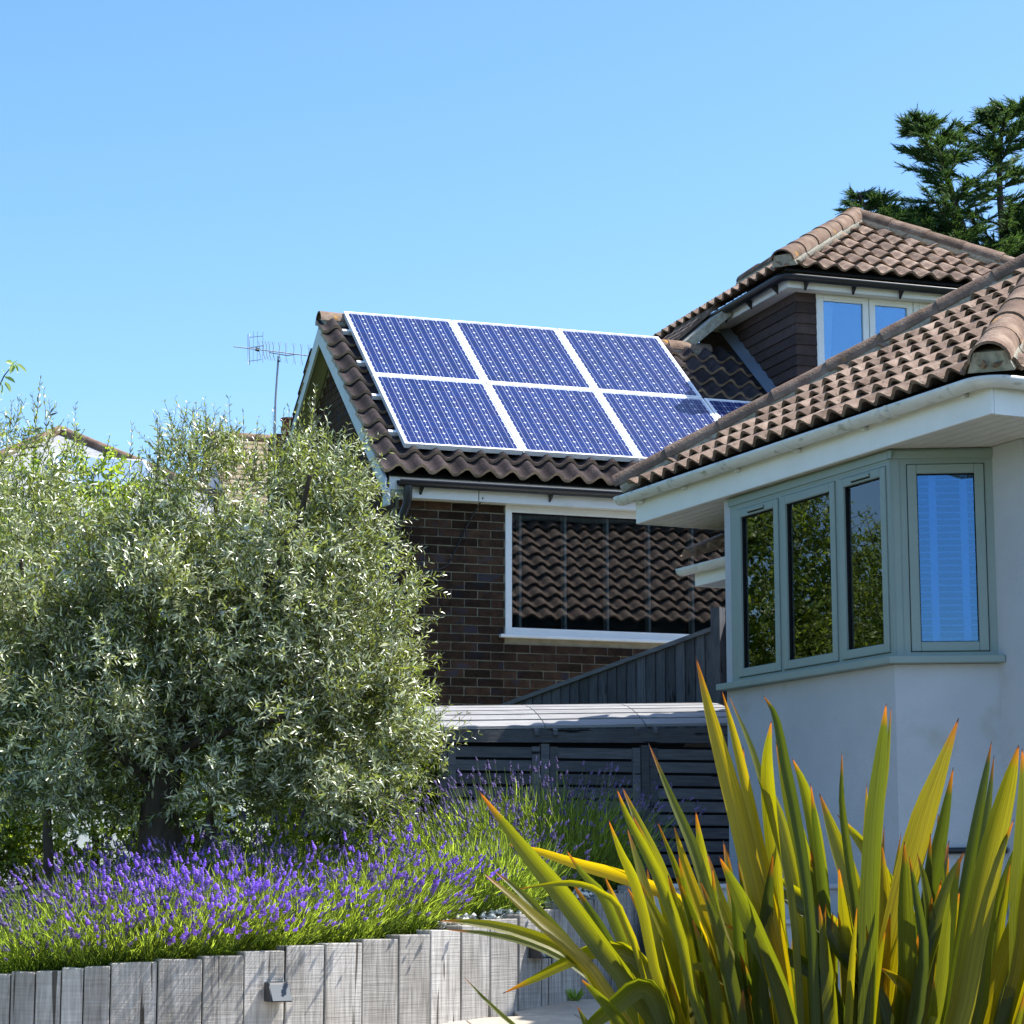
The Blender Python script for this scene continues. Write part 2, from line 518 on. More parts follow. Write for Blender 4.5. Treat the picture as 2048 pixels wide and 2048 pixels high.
def woodmat():
    """sawn oak, silvered: vertical grain, checks, horizontal saw marks"""
    m, nt, p = base_mat('silvered_oak')
    tc = nd(nt, 'ShaderNodeTexCoord')
    oi = nd(nt, 'ShaderNodeObjectInfo')
    k = nd(nt, 'ShaderNodeMath', operation='MULTIPLY')
    k.inputs[1].default_value = 53.0
    nt.links.new(oi.outputs['Random'], k.inputs[0])
    add = nd(nt, 'ShaderNodeVectorMath', operation='ADD')
    nt.links.new(tc.outputs['Object'], add.inputs[0])
    nt.links.new(k.outputs[0], add.inputs[1])

    def noise(stretch, scale, detail=6, dist=0.0):
        mp = nd(nt, 'ShaderNodeMapping')
        mp.inputs['Scale'].default_value = stretch
        nt.links.new(add.outputs[0], mp.inputs[0])
        n = nd(nt, 'ShaderNodeTexNoise')
        n.inputs['Scale'].default_value = scale
        n.inputs['Detail'].default_value = detail
        n.inputs['Distortion'].default_value = dist
        nt.links.new(mp.outputs[0], n.inputs[0])
        return n.outputs['Fac']
    grain = noise((14, 14, 1), 4.5, 7, 0.6)
    saw = noise((1, 1, 40), 3.0, 3)
    blot = noise((1, 1, 0.5), 5.0, 4)
    chk = noise((11, 11, 0.55), 2.1, 2, 0.4)
    r1 = ramp(nt, [(0.25, (0.22, 0.205, 0.19)), (0.5, (0.39, 0.37, 0.345)), (0.75, (0.52, 0.50, 0.47))])
    nt.links.new(grain, r1.inputs[0])
    r2 = ramp(nt, [(0.35, (0.86, 0.85, 0.84)), (0.65, (1.04, 1.03, 1.02))])
    nt.links.new(saw, r2.inputs[0])
    r3 = ramp(nt, [(0.3, (0.72, 0.70, 0.66)), (0.7, (1.1, 1.1, 1.1))])
    nt.links.new(blot, r3.inputs[0])
    r4 = ramp(nt, [(0.30, (0.2, 0.18, 0.16)), (0.33, (1, 1, 1))])
    nt.links.new(chk, r4.inputs[0])
    out = r1.outputs[0]
    for r in (r2, r3, r4):
        mx = nd(nt, 'ShaderNodeVectorMath', operation='MULTIPLY')
        nt.links.new(out, mx.inputs[0])
        nt.links.new(r.outputs[0], mx.inputs[1])
        out = mx.outputs[0]
    mr = nd(nt, 'ShaderNodeMapRange')
    mr.inputs['To Min'].default_value = 0.85
    mr.inputs['To Max'].default_value = 1.2
    nt.links.new(oi.outputs['Random'], mr.inputs[0])
    sc_ = nd(nt, 'ShaderNodeVectorMath', operation='SCALE')
    nt.links.new(out, sc_.inputs[0])
    nt.links.new(mr.outputs[0], sc_.inputs['Scale'])
    nt.links.new(sc_.outputs[0], p.inputs['Base Color'])
    p.inputs['Roughness'].default_value = 0.85
    p.inputs['Specular IOR Level'].default_value = 0.2
    bu = nd(nt, 'ShaderNodeBump')
    bu.inputs['Strength'].default_value = 0.55
    bu.inputs['Distance'].default_value = 0.006
    ad = nd(nt, 'ShaderNodeMath', operation='ADD')
    nt.links.new(grain, ad.inputs[0])
    nt.links.new(saw, ad.inputs[1])
    ad2 = nd(nt, 'ShaderNodeMath', operation='ADD')
    nt.links.new(ad.outputs[0], ad2.inputs[0])
    nt.links.new(r4.outputs[0], ad2.inputs[1])
    nt.links.new(ad2.outputs[0], bu.inputs['Height'])
    nt.links.new(bu.outputs[0], p.inputs['Normal'])
    return m


MT['oak'] = woodmat()


def cellmat():
    """solar cell: blue silicon with two bus bars and fine fingers"""
    m, nt, p = base_mat('solar_cell')
    tc = nd(nt, 'ShaderNodeTexCoord')
    oi = nd(nt, 'ShaderNodeObjectInfo')
    sx = nd(nt, 'ShaderNodeSeparateXYZ')
    nt.links.new(tc.outputs['Object'], sx.inputs[0])
    ab = nd(nt, 'ShaderNodeMath', operation='ABSOLUTE')
    nt.links.new(sx.outputs[0], ab.inputs[0])
    sb = nd(nt, 'ShaderNodeMath', operation='SUBTRACT')
    sb.inputs[1].default_value = 0.029
    nt.links.new(ab.outputs[0], sb.inputs[0])
    ab2 = nd(nt, 'ShaderNodeMath', operation='ABSOLUTE')
    nt.links.new(sb.outputs[0], ab2.inputs[0])
    lt = nd(nt, 'ShaderNodeMath', operation='LESS_THAN')
    lt.inputs[1].default_value = 0.0014
    nt.links.new(ab2.outputs[0], lt.inputs[0])
    rp = ramp(nt, [(0.0, (0.005, 0.016, 0.085)), (0.5, (0.007, 0.022, 0.115)), (1.0, (0.010, 0.018, 0.095))])
    nt.links.new(oi.outputs['Random'], rp.inputs[0])
    mx = nd(nt, 'ShaderNodeMix', data_type='RGBA')
    nt.links.new(lt.outputs[0], mx.inputs[0])
    nt.links.new(rp.outputs[0], mx.inputs[6])
    mx.inputs[7].default_value = (0.45, 0.47, 0.56, 1)
    nt.links.new(mx.outputs[2], p.inputs['Base Color'])
    p.inputs['Roughness'].default_value = 0.3
    p.inputs['Specular IOR Level'].default_value = 0.15
    p.inputs['Coat Weight'].default_value = 0.15
    p.inputs['Coat Roughness'].default_value = 0.03
    return m


MT['cell'] = cellmat()
MT['backsheet'] = plain('cell_backsheet', (0.55, 0.58, 0.68), 0.35, coat=0.1)


def flaxmat():
    """flax blade: olive green, yellower margins, orange-red withered tip (runs along the blade's own UV)"""
    m, nt, p = base_mat('flax_blade')
    uv = nd(nt, 'ShaderNodeUVMap', uv_map='blade')
    sx = nd(nt, 'ShaderNodeSeparateXYZ')
    nt.links.new(uv.outputs[0], sx.inputs[0])
    oi = nd(nt, 'ShaderNodeObjectInfo')
    base = ramp(nt, [(0.0, (0.045, 0.062, 0.003)), (0.35, (0.088, 0.10, 0.003)), (0.7, (0.165, 0.155, 0.002)), (1.0, (0.26, 0.185, 0.002))])
    nt.links.new(oi.outputs['Random'], base.inputs[0])
    tip = ramp(nt, [(0.90, (0, 0, 0)), (0.985, (1, 1, 1))])
    nt.links.new(sx.outputs[0], tip.inputs[0])
    mx = nd(nt, 'ShaderNodeMix', data_type='RGBA')
    nt.links.new(tip.outputs[0], mx.inputs[0])
    nt.links.new(base.outputs[0], mx.inputs[6])
    mx.inputs[7].default_value = (0.36, 0.10, 0.006, 1)
    dead = ramp(nt, [(0.982, (0, 0, 0)), (0.99, (1, 1, 1))])
    nt.links.new(sx.outputs[0], dead.inputs[0])
    mx2 = nd(nt, 'ShaderNodeMix', data_type='RGBA')
    nt.links.new(dead.outputs[0], mx2.inputs[0])
    nt.links.new(mx.outputs[2], mx2.inputs[6])
    mx2.inputs[7].default_value = (0.05, 0.025, 0.02, 1)
    tc = nd(nt, 'ShaderNodeTexCoord')
    mp = nd(nt, 'ShaderNodeMapping')
    mp.inputs['Scale'].default_value = (1.6, 42, 1)
    nt.links.new(uv.outputs[0], mp.inputs[0])
    no = nd(nt, 'ShaderNodeTexNoise')
    no.inputs['Scale'].default_value = 1.0
    no.inputs['Detail'].default_value = 4
    nt.links.new(mp.outputs[0], no.inputs[0])
    r5 = ramp(nt, [(0.32, (0.45, 0.45, 0.42)), (0.68, (1.3, 1.26, 1.15))])
    nt.links.new(no.outputs['Fac'], r5.inputs[0])
    ml = nd(nt, 'ShaderNodeVectorMath', operation='MULTIPLY')
    nt.links.new(mx2.outputs[2], ml.inputs[0])
    nt.links.new(r5.outputs[0], ml.inputs[1])
    nt.links.new(ml.outputs[0], p.inputs['Base Color'])
    p.inputs['Roughness'].default_value = 0.45
    p.inputs['Specular IOR Level'].default_value = 0.75
    bu = nd(nt, 'ShaderNodeBump')
    bu.inputs['Strength'].default_value = 0.35
    bu.inputs['Distance'].default_value = 0.004
    nt.links.new(no.outputs['Fac'], bu.inputs['Height'])
    nt.links.new(bu.outputs[0], p.inputs['Normal'])
    t = nd(nt, 'ShaderNodeBsdfTranslucent')
    k = nd(nt, 'ShaderNodeVectorMath', operation='SCALE')
    k.inputs['Scale'].default_value = 3.2
    nt.links.new(ml.outputs[0], k.inputs[0])
    nt.links.new(k.outputs[0], t.inputs['Color'])
    ms = nd(nt, 'ShaderNodeMixShader')
    ms.inputs[0].default_value = 0.48
    nt.links.new(p.outputs[0], ms.inputs[1])
    nt.links.new(t.outputs[0], ms.inputs[2])
    nt.links.new(ms.outputs[0], nt.nodes['Material Output'].inputs['Surface'])
    return m


MT['flax'] = flaxmat()

# ================================================================== GROUND, PATH, STEPS, BED
def path_z(Y):
    return 1.02 + 0.11 * (Y - 13.0)


def bed_z(X, Y):
    return 1.325 + 0.10 * (Y - 11.7) + 0.06 * (X + 0.6)


def ground_z(X, Y):
    if Y < 15.0:
        return path_z(Y) - 0.06
    return path_z(15.0) - 0.06 + (0.40 if Y > 17.0 else 0.2 * (Y - 15.0)) + max(0, Y - 17.0) * 0.012


g = MB()
gx = [-600, -120, -40, -15, -6, -3, 0, 3, 6, 15, 40, 120, 600]
gy = [-600, -120, -30, -5, 0, 4, 8, 12, 14.9, 15.5, 17, 20, 25, 40, 90, 250, 700]
vv = [(x, y, ground_z(x, max(y, -12))) for y in gy for x in gx]
nx = len(gx)
g.add(vv, [(j * nx + i, j * nx + i + 1, (j + 1) * nx + i + 1, (j + 1) * nx + i) for j in range(len(gy) - 1) for i in range(nx - 1)], True)
g.build('ground', MT['lawn'], kind='structure')

MT['asphalt'] = surf('asphalt', [(0.3, (0.03, 0.03, 0.032)), (0.7, (0.055, 0.055, 0.057))], scale=60, rough=0.9, bump=0.5, bscale=200)
g = MB()
g.add([(x, y, path_z(y) - .04) for y in (-9, 2, 8.4, 13.2) for x in (-2.2, 12)], [(2 * i, 2 * i + 1, 2 * i + 3, 2 * i + 2) for i in range(3)])
g.build('added_dark_drive', MT['asphalt'], kind='structure')  # unseen dark sheet, added to cut light bounced onto the shaded walls

# --- sleeper retaining wall -------------------------------------------------
bx = [-62, -20, 22, 71, 123, 168, 222, 316, 406, 489, 571, 650, 725, 798, 862, 923, 981, 1037, 1083, 1125, 1162, 1196, 1224, 1250, 1272, 1290]
ty = [1952, 1948, 1943, 1941, 1936, 1934, 1926, 1919, 1911, 1902, 1891, 1885, 1878, 1869, 1860, 1851, 1839, 1829, 1818, 1807, 1800, 1795, 1787, 1780, 1772]
ph = [-6, -6, -5, -3, 1, 7, 16, 20, 24, 28, 31, 35, 38, 41, 44, 46, 48, 50, 52, 55, 58, 61, 63, 65, 67]


def plan_ratio(x, y):
    d = ray(x, y)
    return d.x / d.y


i0 = bx.index(571)
pts = {i0: Vector((plan_ratio(571, 1896) * 11.7, 11.7))}
for i in range(i0, len(bx) - 1):
    P, a = pts[i], R(ph[i])
    m = plan_ratio(bx[i + 1], ty[i])
    k = (m * P.y - P.x) / (math.cos(a) - m * math.sin(a))
    pts[i + 1] = P + Vector((math.cos(a), math.sin(a))) * k
for i in range(i0, 0, -1):
    P, a = pts[i], R(ph[i - 1])
    m = plan_ratio(bx[i - 1], ty[i - 1])
    k = (m * P.y - P.x) / (math.cos(a) - m * math.sin(a))
    pts[i - 1] = P + Vector((math.cos(a), math.sin(a))) * k
SLP = [pts[i] for i in range(len(bx))]
wall = thing('sleeper_retaining_wall', 'curved retaining wall of upright silvered oak sleepers below the lavender', 'retaining wall', (SLP[10].x, SLP[10].y, 0.9))
SLTOP = []
for i in range(len(bx) - 1):
    P, Q = SLP[i], SLP[i + 1]
    T = (Q - P).normalized()
    n_in = Vector((-T.y, T.x))
    mid = (P + Q) / 2
    z1 = at((bx[i] + bx[i + 1]) / 2, ty[i], mid.y).z
    SLTOP.append(z1)
    z0 = path_z(mid.y) - 0.3
    fr = frame((mid.x, mid.y, 0), (T.x, T.y, 0), (n_in.x, n_in.y, 0))
    hw = (Q - P).length / 2 - 0.0035
    j = random.uniform(-0.004, 0.004)
    b = MB()
    t0, t1 = random.uniform(-.004, .004), random.uniform(-.004, .004)
    b.hexa([fr(-hw, j, z0), fr(hw, j, z0), fr(hw, 0.12, z0), fr(-hw, 0.12, z0),
            fr(-hw, j, z1 + t0), fr(hw, j, z1 + t1), fr(hw, 0.12, z1 + t1), fr(-hw, 0.12, z1 + t0)])
    b.build('sleeper', MT['oak'], wall, bevel=0.004, org=(mid.x, mid.y, z0))


def wall_lamp(i, px, py, lab):
    P, Q = SLP[i], SLP[i + 1]
    T = (Q - P).normalized()
    n = Vector((T.y, -T.x))
    m = plan_ratio(px, py)
    k = (m * P.y - P.x) / (T.x - m * T.y)
    c = P + T * k
    zc = at(px, py, c.y).z
    t = thing('wall_lamp', lab, 'wall lamp', (c.x, c.y, zc), 'wedge lamps on the sleepers')
    fr = frame((c.x, c.y, zc), (T.x, T.y, 0), (n.x, n.y, 0))
    b = MB()
    w, h = 0.056, 0.047
    d0, d1 = 0.055, 0.11
    b.hexa([fr(-w, 0.006, -h), fr(w, 0.006, -h), fr(w, d1, -h), fr(-w, d1, -h), fr(-w, 0.006, h), fr(w, 0.006, h), fr(w, d0, h), fr(-w, d0, h)])
    b.build('housing', MT['lampm'], t, bevel=0.003)
    b = MB()
    e = 0.0035
    b.hexa([fr(-w + .006, d1 - .01 + e, -h + .006), fr(w - .004, d1 - .01 + e, -h + .006), fr(w - .004, d1 + e - .002, -h + .006), fr(-w + .006, d1 + e - .002, -h + .006),
            fr(-w + .006, d0 - .01 + e, h - .012), fr(w - .004, d0 - .01 + e, h - .012), fr(w - .004, d0 + e + .004, h - .012), fr(-w + .006, d0 + e + .004, h - .012)])
    b.build('lens', MT['lampg'], t)


wall_lamp(9, 548, 1983, 'black wedge wall lamp on the sleepers nearest the camera, left one')
wall_lamp(17, 1068, 1898, 'black wedge wall lamp on the sleepers, partly behind the flax blades')

# --- planting bed -----------------------------------------------------------
b = MB()
NR = 14
rows = []
for i, P in enumerate(SLP):
    T = (SLP[min(i + 1, len(SLP) - 1)] - SLP[max(i - 1, 0)]).normalized()
    n_in = Vector((-T.y, T.x))
    S0 = P + n_in * 0.10
    E0 = Vector((P.x * 1.2 - 0.6, 18.2))
    zt = SLTOP[min(i, len(SLTOP) - 1)] - 0.045
    for j in range(NR + 1):
        q = S0.lerp(E0, j / NR)
        w = min(1, j / 4)
        rows.append((q.x, q.y, zt * (1 - w) + bed_z(q.x, q.y) * w + (random.uniform(-.015, .015) if j else 0)))
b.add(rows, [(i * (NR + 1) + j, (i + 1) * (NR + 1) + j, (i + 1) * (NR + 1) + j + 1, i * (NR + 1) + j + 1) for i in range(len(SLP) - 1) for j in range(NR)], True)
b.build('planting_bed', MT['soil'], kind='structure')

# --- paved path and steps ---------------------------------------------------
b = MB()
fp = lambda x, y: (x, y, path_z(y) - 0.02)
b.add([fp(-1.6, 8.4), fp(1.75, 8.4), fp(1.75, 13.1), fp(-.2, 13.1)], [(0, 1, 2, 3)])
paving = b.build('paving', MT['jointsand'], kind='structure')
pa = R(13)
ca, sa = math.cos(pa), math.sin(pa)
sl = MB()
sw, sh = 0.592, 0.442
fr = lambda u, v, z: Vector((u, v, z))
sl.box(fr, 0, sw, 0, sh, -0.03, 0.0)
slm = sl.mesh('paving_slab', MT['slab'], None)
bm = bmesh.new(); bm.from_mesh(slm); bmesh.ops.bevel(bm, geom=list(bm.edges), offset=0.004, segments=1, affect='EDGES'); bm.to_mesh(slm); bm.free()
ex = Vector((ca, sa, 0.11 * sa)).normalized()
ey = Vector((-sa, ca, 0.11 * ca)).normalized()
ez = ex.cross(ey)


def in_bed(X, Y):
    for i in range(len(SLP) - 1):
        P, Q = SLP[i], SLP[i + 1]
        T, d = Q - P, Vector((X, Y)) - P
        if 0 <= d.dot(T) <= T.dot(T) and T.x * d.y - T.y * d.x > 0:
            return True
    return X < SLP[0].x


for r in range(0, 14):
    for c in range(-2, 9):
        o2 = Vector((-1.3, 9.0, 0)) + Vector((ca, sa, 0)) * (c * 0.6 + (r % 2) * 0.3) + Vector((-sa, ca, 0)) * (r * 0.45)
        cx_, cy_ = o2.x + 0.25, o2.y + 0.3
        if in_bed(cx_ + .15, cy_ - .2) or cy_ > 12.85 or cx_ > 1.5 or cy_ < 8.6:
            continue
        o2.z = path_z(o2.y) + random.uniform(-.003, .003) + 0.008
        inst('slab', slm, paving, mat4(ex, ey, ez, o2))

sa_ = R(2.5)
su, sv = Vector((math.cos(sa_), math.sin(sa_), 0)), Vector((-math.sin(sa_), math.cos(sa_), 0))
fs_ = frame((0.80, 13.62, 0), su, sv)
steps = MB()
steps.box(fs_, -0.02, 6.0, 0.30, 6.0, 0.8, 1.645)
terrace = steps.build('terrace', MT['stepmat'], kind='structure')
for k, (zt, v0) in enumerate(((1.668, 0.0), (1.468, -0.29), (1.27, -0.58))):
    b = MB()
    b.box(fs_, 0.02, 4.2, v0 + 0.03, v0 + 0.38, zt - 0.23, zt - 0.031)
    st = b.build('step', MT['stepmat'], terrace)
    b = MB()
    b.box(fs_, 0.0, 4.2, v0 - 0.005, v0 + 0.46 if k == 0 else v0 + 0.32, zt - 0.03, zt)
    b.build('nosing', MT['stepmat'], st, bevel=0.008)

# --- white pebbles behind the sleepers ---------------------------------------
pb = []
for n in range(620):
    i = random.randint(15, 22)
    P, Q = SLP[i], SLP[i + 1]
    T = (Q - P)
    n_in = Vector((-T.y, T.x)).normalized()
    q = P + T * random.random() + n_in * random.uniform(0.13, 0.42)
    z = SLTOP[i] + random.uniform(-0.02, 0.025)
    r = random.uniform(0.012, 0.024)
    a = random.random() * 6.28
    cs, sn = math.cos(a) * r, math.sin(a) * r
    h = r * 0.7
    pb.append([(q.x + cs, q.y + sn, z), (q.x - sn, q.y + cs, z), (q.x - cs, q.y - sn, z), (q.x + sn, q.y - cs, z), (q.x + r * .2, q.y, z + h), (q.x, q.y, z - h)])
quads_obj('white_gravel', pb, 6, [(0, 1, 4), (1, 2, 4), (2, 3, 4), (3, 0, 4), (1, 0, 5), (2, 1, 5), (3, 2, 5), (0, 3, 5)], MT['pebble'],
          label='white pebbles along the bed edge beside the sleepers', cat='gravel', kind='stuff')

# ================================================================== ROOF TILES
def tile_mesh(name, w, g, mat, hgt=0.042, thick=0.02, lift=0.036, n=9, lap=0.07, edge=None, pw=1.25):
    xs = [w * i / (n - 1) for i in range(n)]
    pr = [hgt * (0.5 - 0.5 * math.cos(2 * math.pi * (x / w - 0.12))) ** pw for x in xs]
    L = g + lap
    b = MB()
    lo = [(x, 0, p + lift) for x, p in zip(xs, pr)]
    md = [(x, L * 0.5, p + lift * 0.55) for x, p in zip(xs, pr)]
    hi = [(x, L, p + 0.002) for x, p in zip(xs, pr)]
    b.add(lo + md + hi, [(r * n + i, r * n + i + 1, (r + 1) * n + i + 1, (r + 1) * n + i) for r in range(2) for i in range(n - 1)], True)
    lob = [(x, 0.004, p + lift - thick) for x, p in zip(xs, pr)]
    b.add(lo + lob, [(n + i, n + i + 1, i + 1, i) for i in range(n - 1)])
    b.add(lob + [(x, L * 0.6, p - thick + 0.01) for x, p in zip(xs, pr)], [(i, n + i, n + i + 1, i + 1) for i in range(n - 1)], True)
    b.add([lo[0], hi[0], (0, L, -thick), lob[0]], [(0, 1, 2, 3)])
    b.add([lo[-1], hi[-1], (w, L, -thick), lob[-1]], [(3, 2, 1, 0)])
    me = b.mesh(name, mat, None, fix=False)
    if edge:
        me.materials.append(edge)
        nt_ = 2 * (n - 1)
        me.polygons.foreach_set('material_index', [0] * nt_ + [1] * (len(me.polygons) - nt_))
    return me


def facet(parent, P, ex, es, en, L, smax, w, g, kl, kr, mesh, indiv=lambda x, s: True, x0=0.0, skip=None, stuffname='covered_tiles', jit=1.0):
    """lay tiles on a roof slope; kl/kr: inset of the slope's sides per metre up the slope (hips)"""
    rest = bmesh.new()
    nrest = 0
    lap = 0.07
    nr = int(math.ceil(smax / g))
    nc = int(math.ceil((L - x0) / w)) + 1
    for r in range(nr):
        for c in range(-1, nc):
            x, s = x0 + c * w, r * g
            smx = min(s + g, smax)
            ins = [(xx - kl * ss >= -0.001) and (xx + kr * ss <= L + 0.001) for xx in (x, x + w) for ss in (s, smx)]
            if not any(ins):
                if not (x < L / 2 < x + w and kl > 0):
                    continue
            if skip and skip(x, s):
                continue
            cut = not all(ins)
            ji = indiv(x, s)
            M = mat4(ex, es, en, P + ex * x + es * s + en * (random.uniform(-.003, .003) * jit)) @ Matrix.Rotation(random.uniform(-.008, .008) * jit, 4, 'Z')
            if not cut and ji:
                inst('tile', mesh, parent, M)
                continue
            bm = bmesh.new()
            bm.from_mesh(mesh)
            bmesh.ops.translate(bm, verts=bm.verts, vec=(x, s, 0))
            if cut:
                for co, no in (((0, 0, 0), (-1, kl, 0)), ((L, 0, 0), (1, kr, 0))):
                    geom = list(bm.verts) + list(bm.edges) + list(bm.faces)
                    bmesh.ops.bisect_plane(bm, geom=geom, plane_co=co, plane_no=no, clear_outer=True)
            if len(bm.faces) < 3:
                bm.free()
                continue
            MP = mat4(ex, es, en, P)
            if ji:
                me = bpy.data.meshes.new('tile')
                bm.to_mesh(me)
                for mm_ in mesh.materials:
                    me.materials.append(mm_)
                inst('tile', me, parent, MP)
            else:
                me = bpy.data.meshes.new('tmp')
                bm.transform(Matrix.Translation(-ORG[parent]) @ MP)
                bm.to_mesh(me)
                rest.from_mesh(me)
                bpy.data.meshes.remove(me)
                nrest += 1
            bm.free()
    if nrest:
        me = bpy.data.meshes.new(stuffname)
        rest.to_mesh(me)
        for mm_ in mesh.materials:
            me.materials.append(mm_)
        o = bpy.data.objects.new(stuffname, me)
        register(o, parent, kind='stuff')
    rest.free()


def barrel_mesh(name, L, r0, r1, mat, n=10, th=0.016):
    b = MB()
    rings = []
    for x, r in ((0, r0), (L, r1)):
        rings.append([(x, -r * math.cos(math.pi * i / n), r * 0.95 * math.sin(math.pi * i / n)) for i in range(n + 1)])
    b.add(rings[0] + rings[1], [(i, i + 1, n + 2 + i, n + 1 + i) for i in range(n)], True)
    inn = [(0, -(r0 - th) * math.cos(math.pi * i / n), (r0 - th) * 0.95 * math.sin(math.pi * i / n)) for i in range(n + 1)]
    b.add(rings[0] + inn, [(i + 1, i, n + 1 + i, n + 2 + i) for i in range(n)])
    return b.mesh(name, mat, None, fix=False)


HIPM = barrel_mesh('ridge_tile', 0.46, 0.118, 0.106, MT['hip'])


def barrels(parent, A, B, up=Z, name='ridge_tile', infill=True):
    A, B = Vector(A), Vector(B)
    d = (B - A)
    n = max(1, int(round(d.length / 0.43)))
    stp = d.length / n
    dx = d.normalized()
    zz = (up - dx * up.dot(dx)).normalized()
    yy = zz.cross(dx)
    if infill:
        b = MB()
        b.sweep([(-0.125, -0.06), (0.125, -0.06), (0.085, 0.05), (-0.085, 0.05)], [A + dx * 0.03, B], up=zz)
        b.build('mortar_bed', MT['mortar'], parent)
    for i in range(n):
        M = mat4(dx, yy, zz, A + dx * (i * stp) + zz * random.uniform(-.004, .004)) @ Matrix.Rotation(random.uniform(-.012, .012), 4, 'Z')
        inst(name, HIPM, parent, M)


def gutter(parent, pts, r, mat, name='gutter', th=0.006):
    """half-round channel hung with its open side up"""
    n = 10
    o_ = [(-r * math.cos(math.pi * i / n), -r * math.sin(math.pi * i / n)) for i in range(n + 1)]
    i_ = [(-(r - th) * math.cos(math.pi * i / n), -(r - th) * math.sin(math.pi * i / n) + .002) for i in range(n, -1, -1)]
    return MB().sweep(o_ + i_, pts).build(name, mat, parent)


def collar(parent, c, d, r, mat, L=0.03, name='gutter_bracket'):
    """clip round the gutter with its fascia fixing"""
    d = Vector(d).normalized()
    n = 10
    o_ = [(-r * math.cos(math.pi * i / n), -r * math.sin(math.pi * i / n)) for i in range(n + 1)]
    i_ = [(-(r - .012) * math.cos(math.pi * i / n), -(r - .012) * math.sin(math.pi * i / n)) for i in range(n, -1, -1)]
    c = Vector(c)
    return MB().sweep(o_ + i_, [c - d * L / 2, c + d * L / 2], smooth=False).build(name, mat, parent)


# ================================================================== BRICK HOUSE
bh = thing('brick_house', 'dark brick house carrying the solar panels, with tiled roof and dormer', 'house', fB(0, 2, -3.4))
BW = 0.02                       # brick face plane (v)
GW = -0.045                     # gable face plane (u)
BDEPTH = 4.66
UEND = 8.2


def roofB(u, s, n=0.0):
    return BO - BN * 0.13 + BU * u + BS * s + BN * n


RIDGE = 2.70
# backing walls (mortar), window opening left free
WU0, WU1, WZ0, WZ1 = 0.905, 3.35, -1.585, -0.478
b = MB()
b.box(fB, GW + .008, WU0, BW + .008, BW + .22, -3.3, -0.40)
b.box(fB, WU0, WU1, BW + .008, BW + .22, -3.3, WZ0 - .03)
b.box(fB, WU1, UEND, BW + .008, BW + .22, -3.3, -0.40)
b.build('wall', MT['brickmortar'], bh)
# gable wall
zt = lambda v: -0.103 + (v - 0.08) * math.tan(BP)
vr = 0.08 + RIDGE * math.cos(BP)
zr = -0.103 + RIDGE * math.sin(BP)
b = MB()
b.prism([fB(GW + .008, BW + .008, -3.3), fB(GW + .008, BDEPTH, -3.3), fB(GW + .008, BDEPTH, zt(0.02)), fB(GW + .008, vr, zr - .06), fB(GW + .008, BW + .008, zt(0.02) - .05)], BU * 0.2)
b.build('gable_wall', MT['brickmortar'], bh)

# bricks of the front wall
BL, BH, CO, PI_ = 0.215, 0.0645, 0.0742, 0.2345
bms = []
for k in range(3):
    q = MB()
    q.box(lambda u, v, z: Vector((u, v, z)), 0, 0.2235, 0, 0.05, 0, BH)
    me = q.mesh('brick', MT['brick'], None)
    bm = bmesh.new()
    bm.from_mesh(me)
    for v_ in bm.verts:
        v_.co += Vector((random.uniform(-.002, .002), random.uniform(-.002, .001), random.uniform(-.002, .002)))
    bm.to_mesh(me)
    bm.free()
    bms.append(me)


def brickobj(mesh, parent, u, z, v=BW, du=1.0):
    M = mat4(BU * du, BV, Z, fB(u, v + random.uniform(-.002, .002), z))
    inst('brick', mesh, parent, M)


zc0 = -0.484 - BH
front = [c for c in bh.children if c.name.startswith('wall')][0]
for r in range(26):
    z = zc0 - r * CO
    off = 0.31 - 0.2345 * 0.5 * (r % 2 == 0) - 0.2345 * 3
    k = 0
    while True:
        u = off + k * PI_ + 0.005
        k += 1
        u0, u1 = max(u, GW), u + 0.2235
        if u > 3.1:
            break
        if u1 < GW + 0.03:
            continue
        lim = WU0 - 0.004
        if z + BH > WZ0 - 0.05 and z + BH < 0:
            if u0 > lim - .03:
                continue
            u1 = min(u1, lim)
        f = (u1 - u0) / 0.2235
        brickobj(random.choice(bms), front, u0, z, du=f)
# gable bricks: too many and too oblique to pick apart, one part
b = MB()
fG = frame(fB(GW, 0, 0), BV, -BU)
r = 0
z = -2.6
while z < zr - .15:
    o0 = (0.117 if r % 2 else 0) - 0.1
    v = BW + 0.01 - o0
    while v < BDEPTH:
        v1 = v + 0.2235
        top = min(zt(v + .02), zr * 2 - zt(0.08) * 0 - (zr - 0) - (v1 - vr) * math.tan(BP))
        if v > BW and z + BH < min(zt(v), zr - (v1 - vr) * math.tan(BP)) - 0.10:
            b.box(fG, v, v1, -0.03, random.uniform(-.001, .003), z, z + BH)
        v += PI_
    z += CO
    r += 1
b.build('gable_bricks', MT['brick'], bh, kind='stuff')

# roof deck, both slopes
b = MB()
b.add([roofB(-.17, -.3, -.03), roofB(UEND, -.3, -.03), roofB(UEND, RIDGE, -.03), roofB(-.17, RIDGE, -.03)], [(0, 1, 2, 3)])
zb_ = zr - (BDEPTH + .2 - vr) * math.tan(BP)
b.add([fB(-.2, vr, zr - .02), fB(UEND, vr, zr - .02), fB(UEND, BDEPTH + .2, zb_), fB(-.2, BDEPTH + .2, zb_)], [(0, 1, 2, 3)])
roofo = b.build('roof', MT['underlay'], bh)
TB = tile_mesh('tile', 0.2, 0.27, MT['tile_old'], hgt=0.068, lift=0.05, thick=0.032, edge=MT['tile_edge'])
facet(roofo, roofB(-.235, -.335), BU, BS, BN, 4.45, RIDGE + .325, 0.2, 0.275, 0, 0, TB,
      indiv=lambda x, s: x < 0.35 or s < 0.5 or x > 3.2)
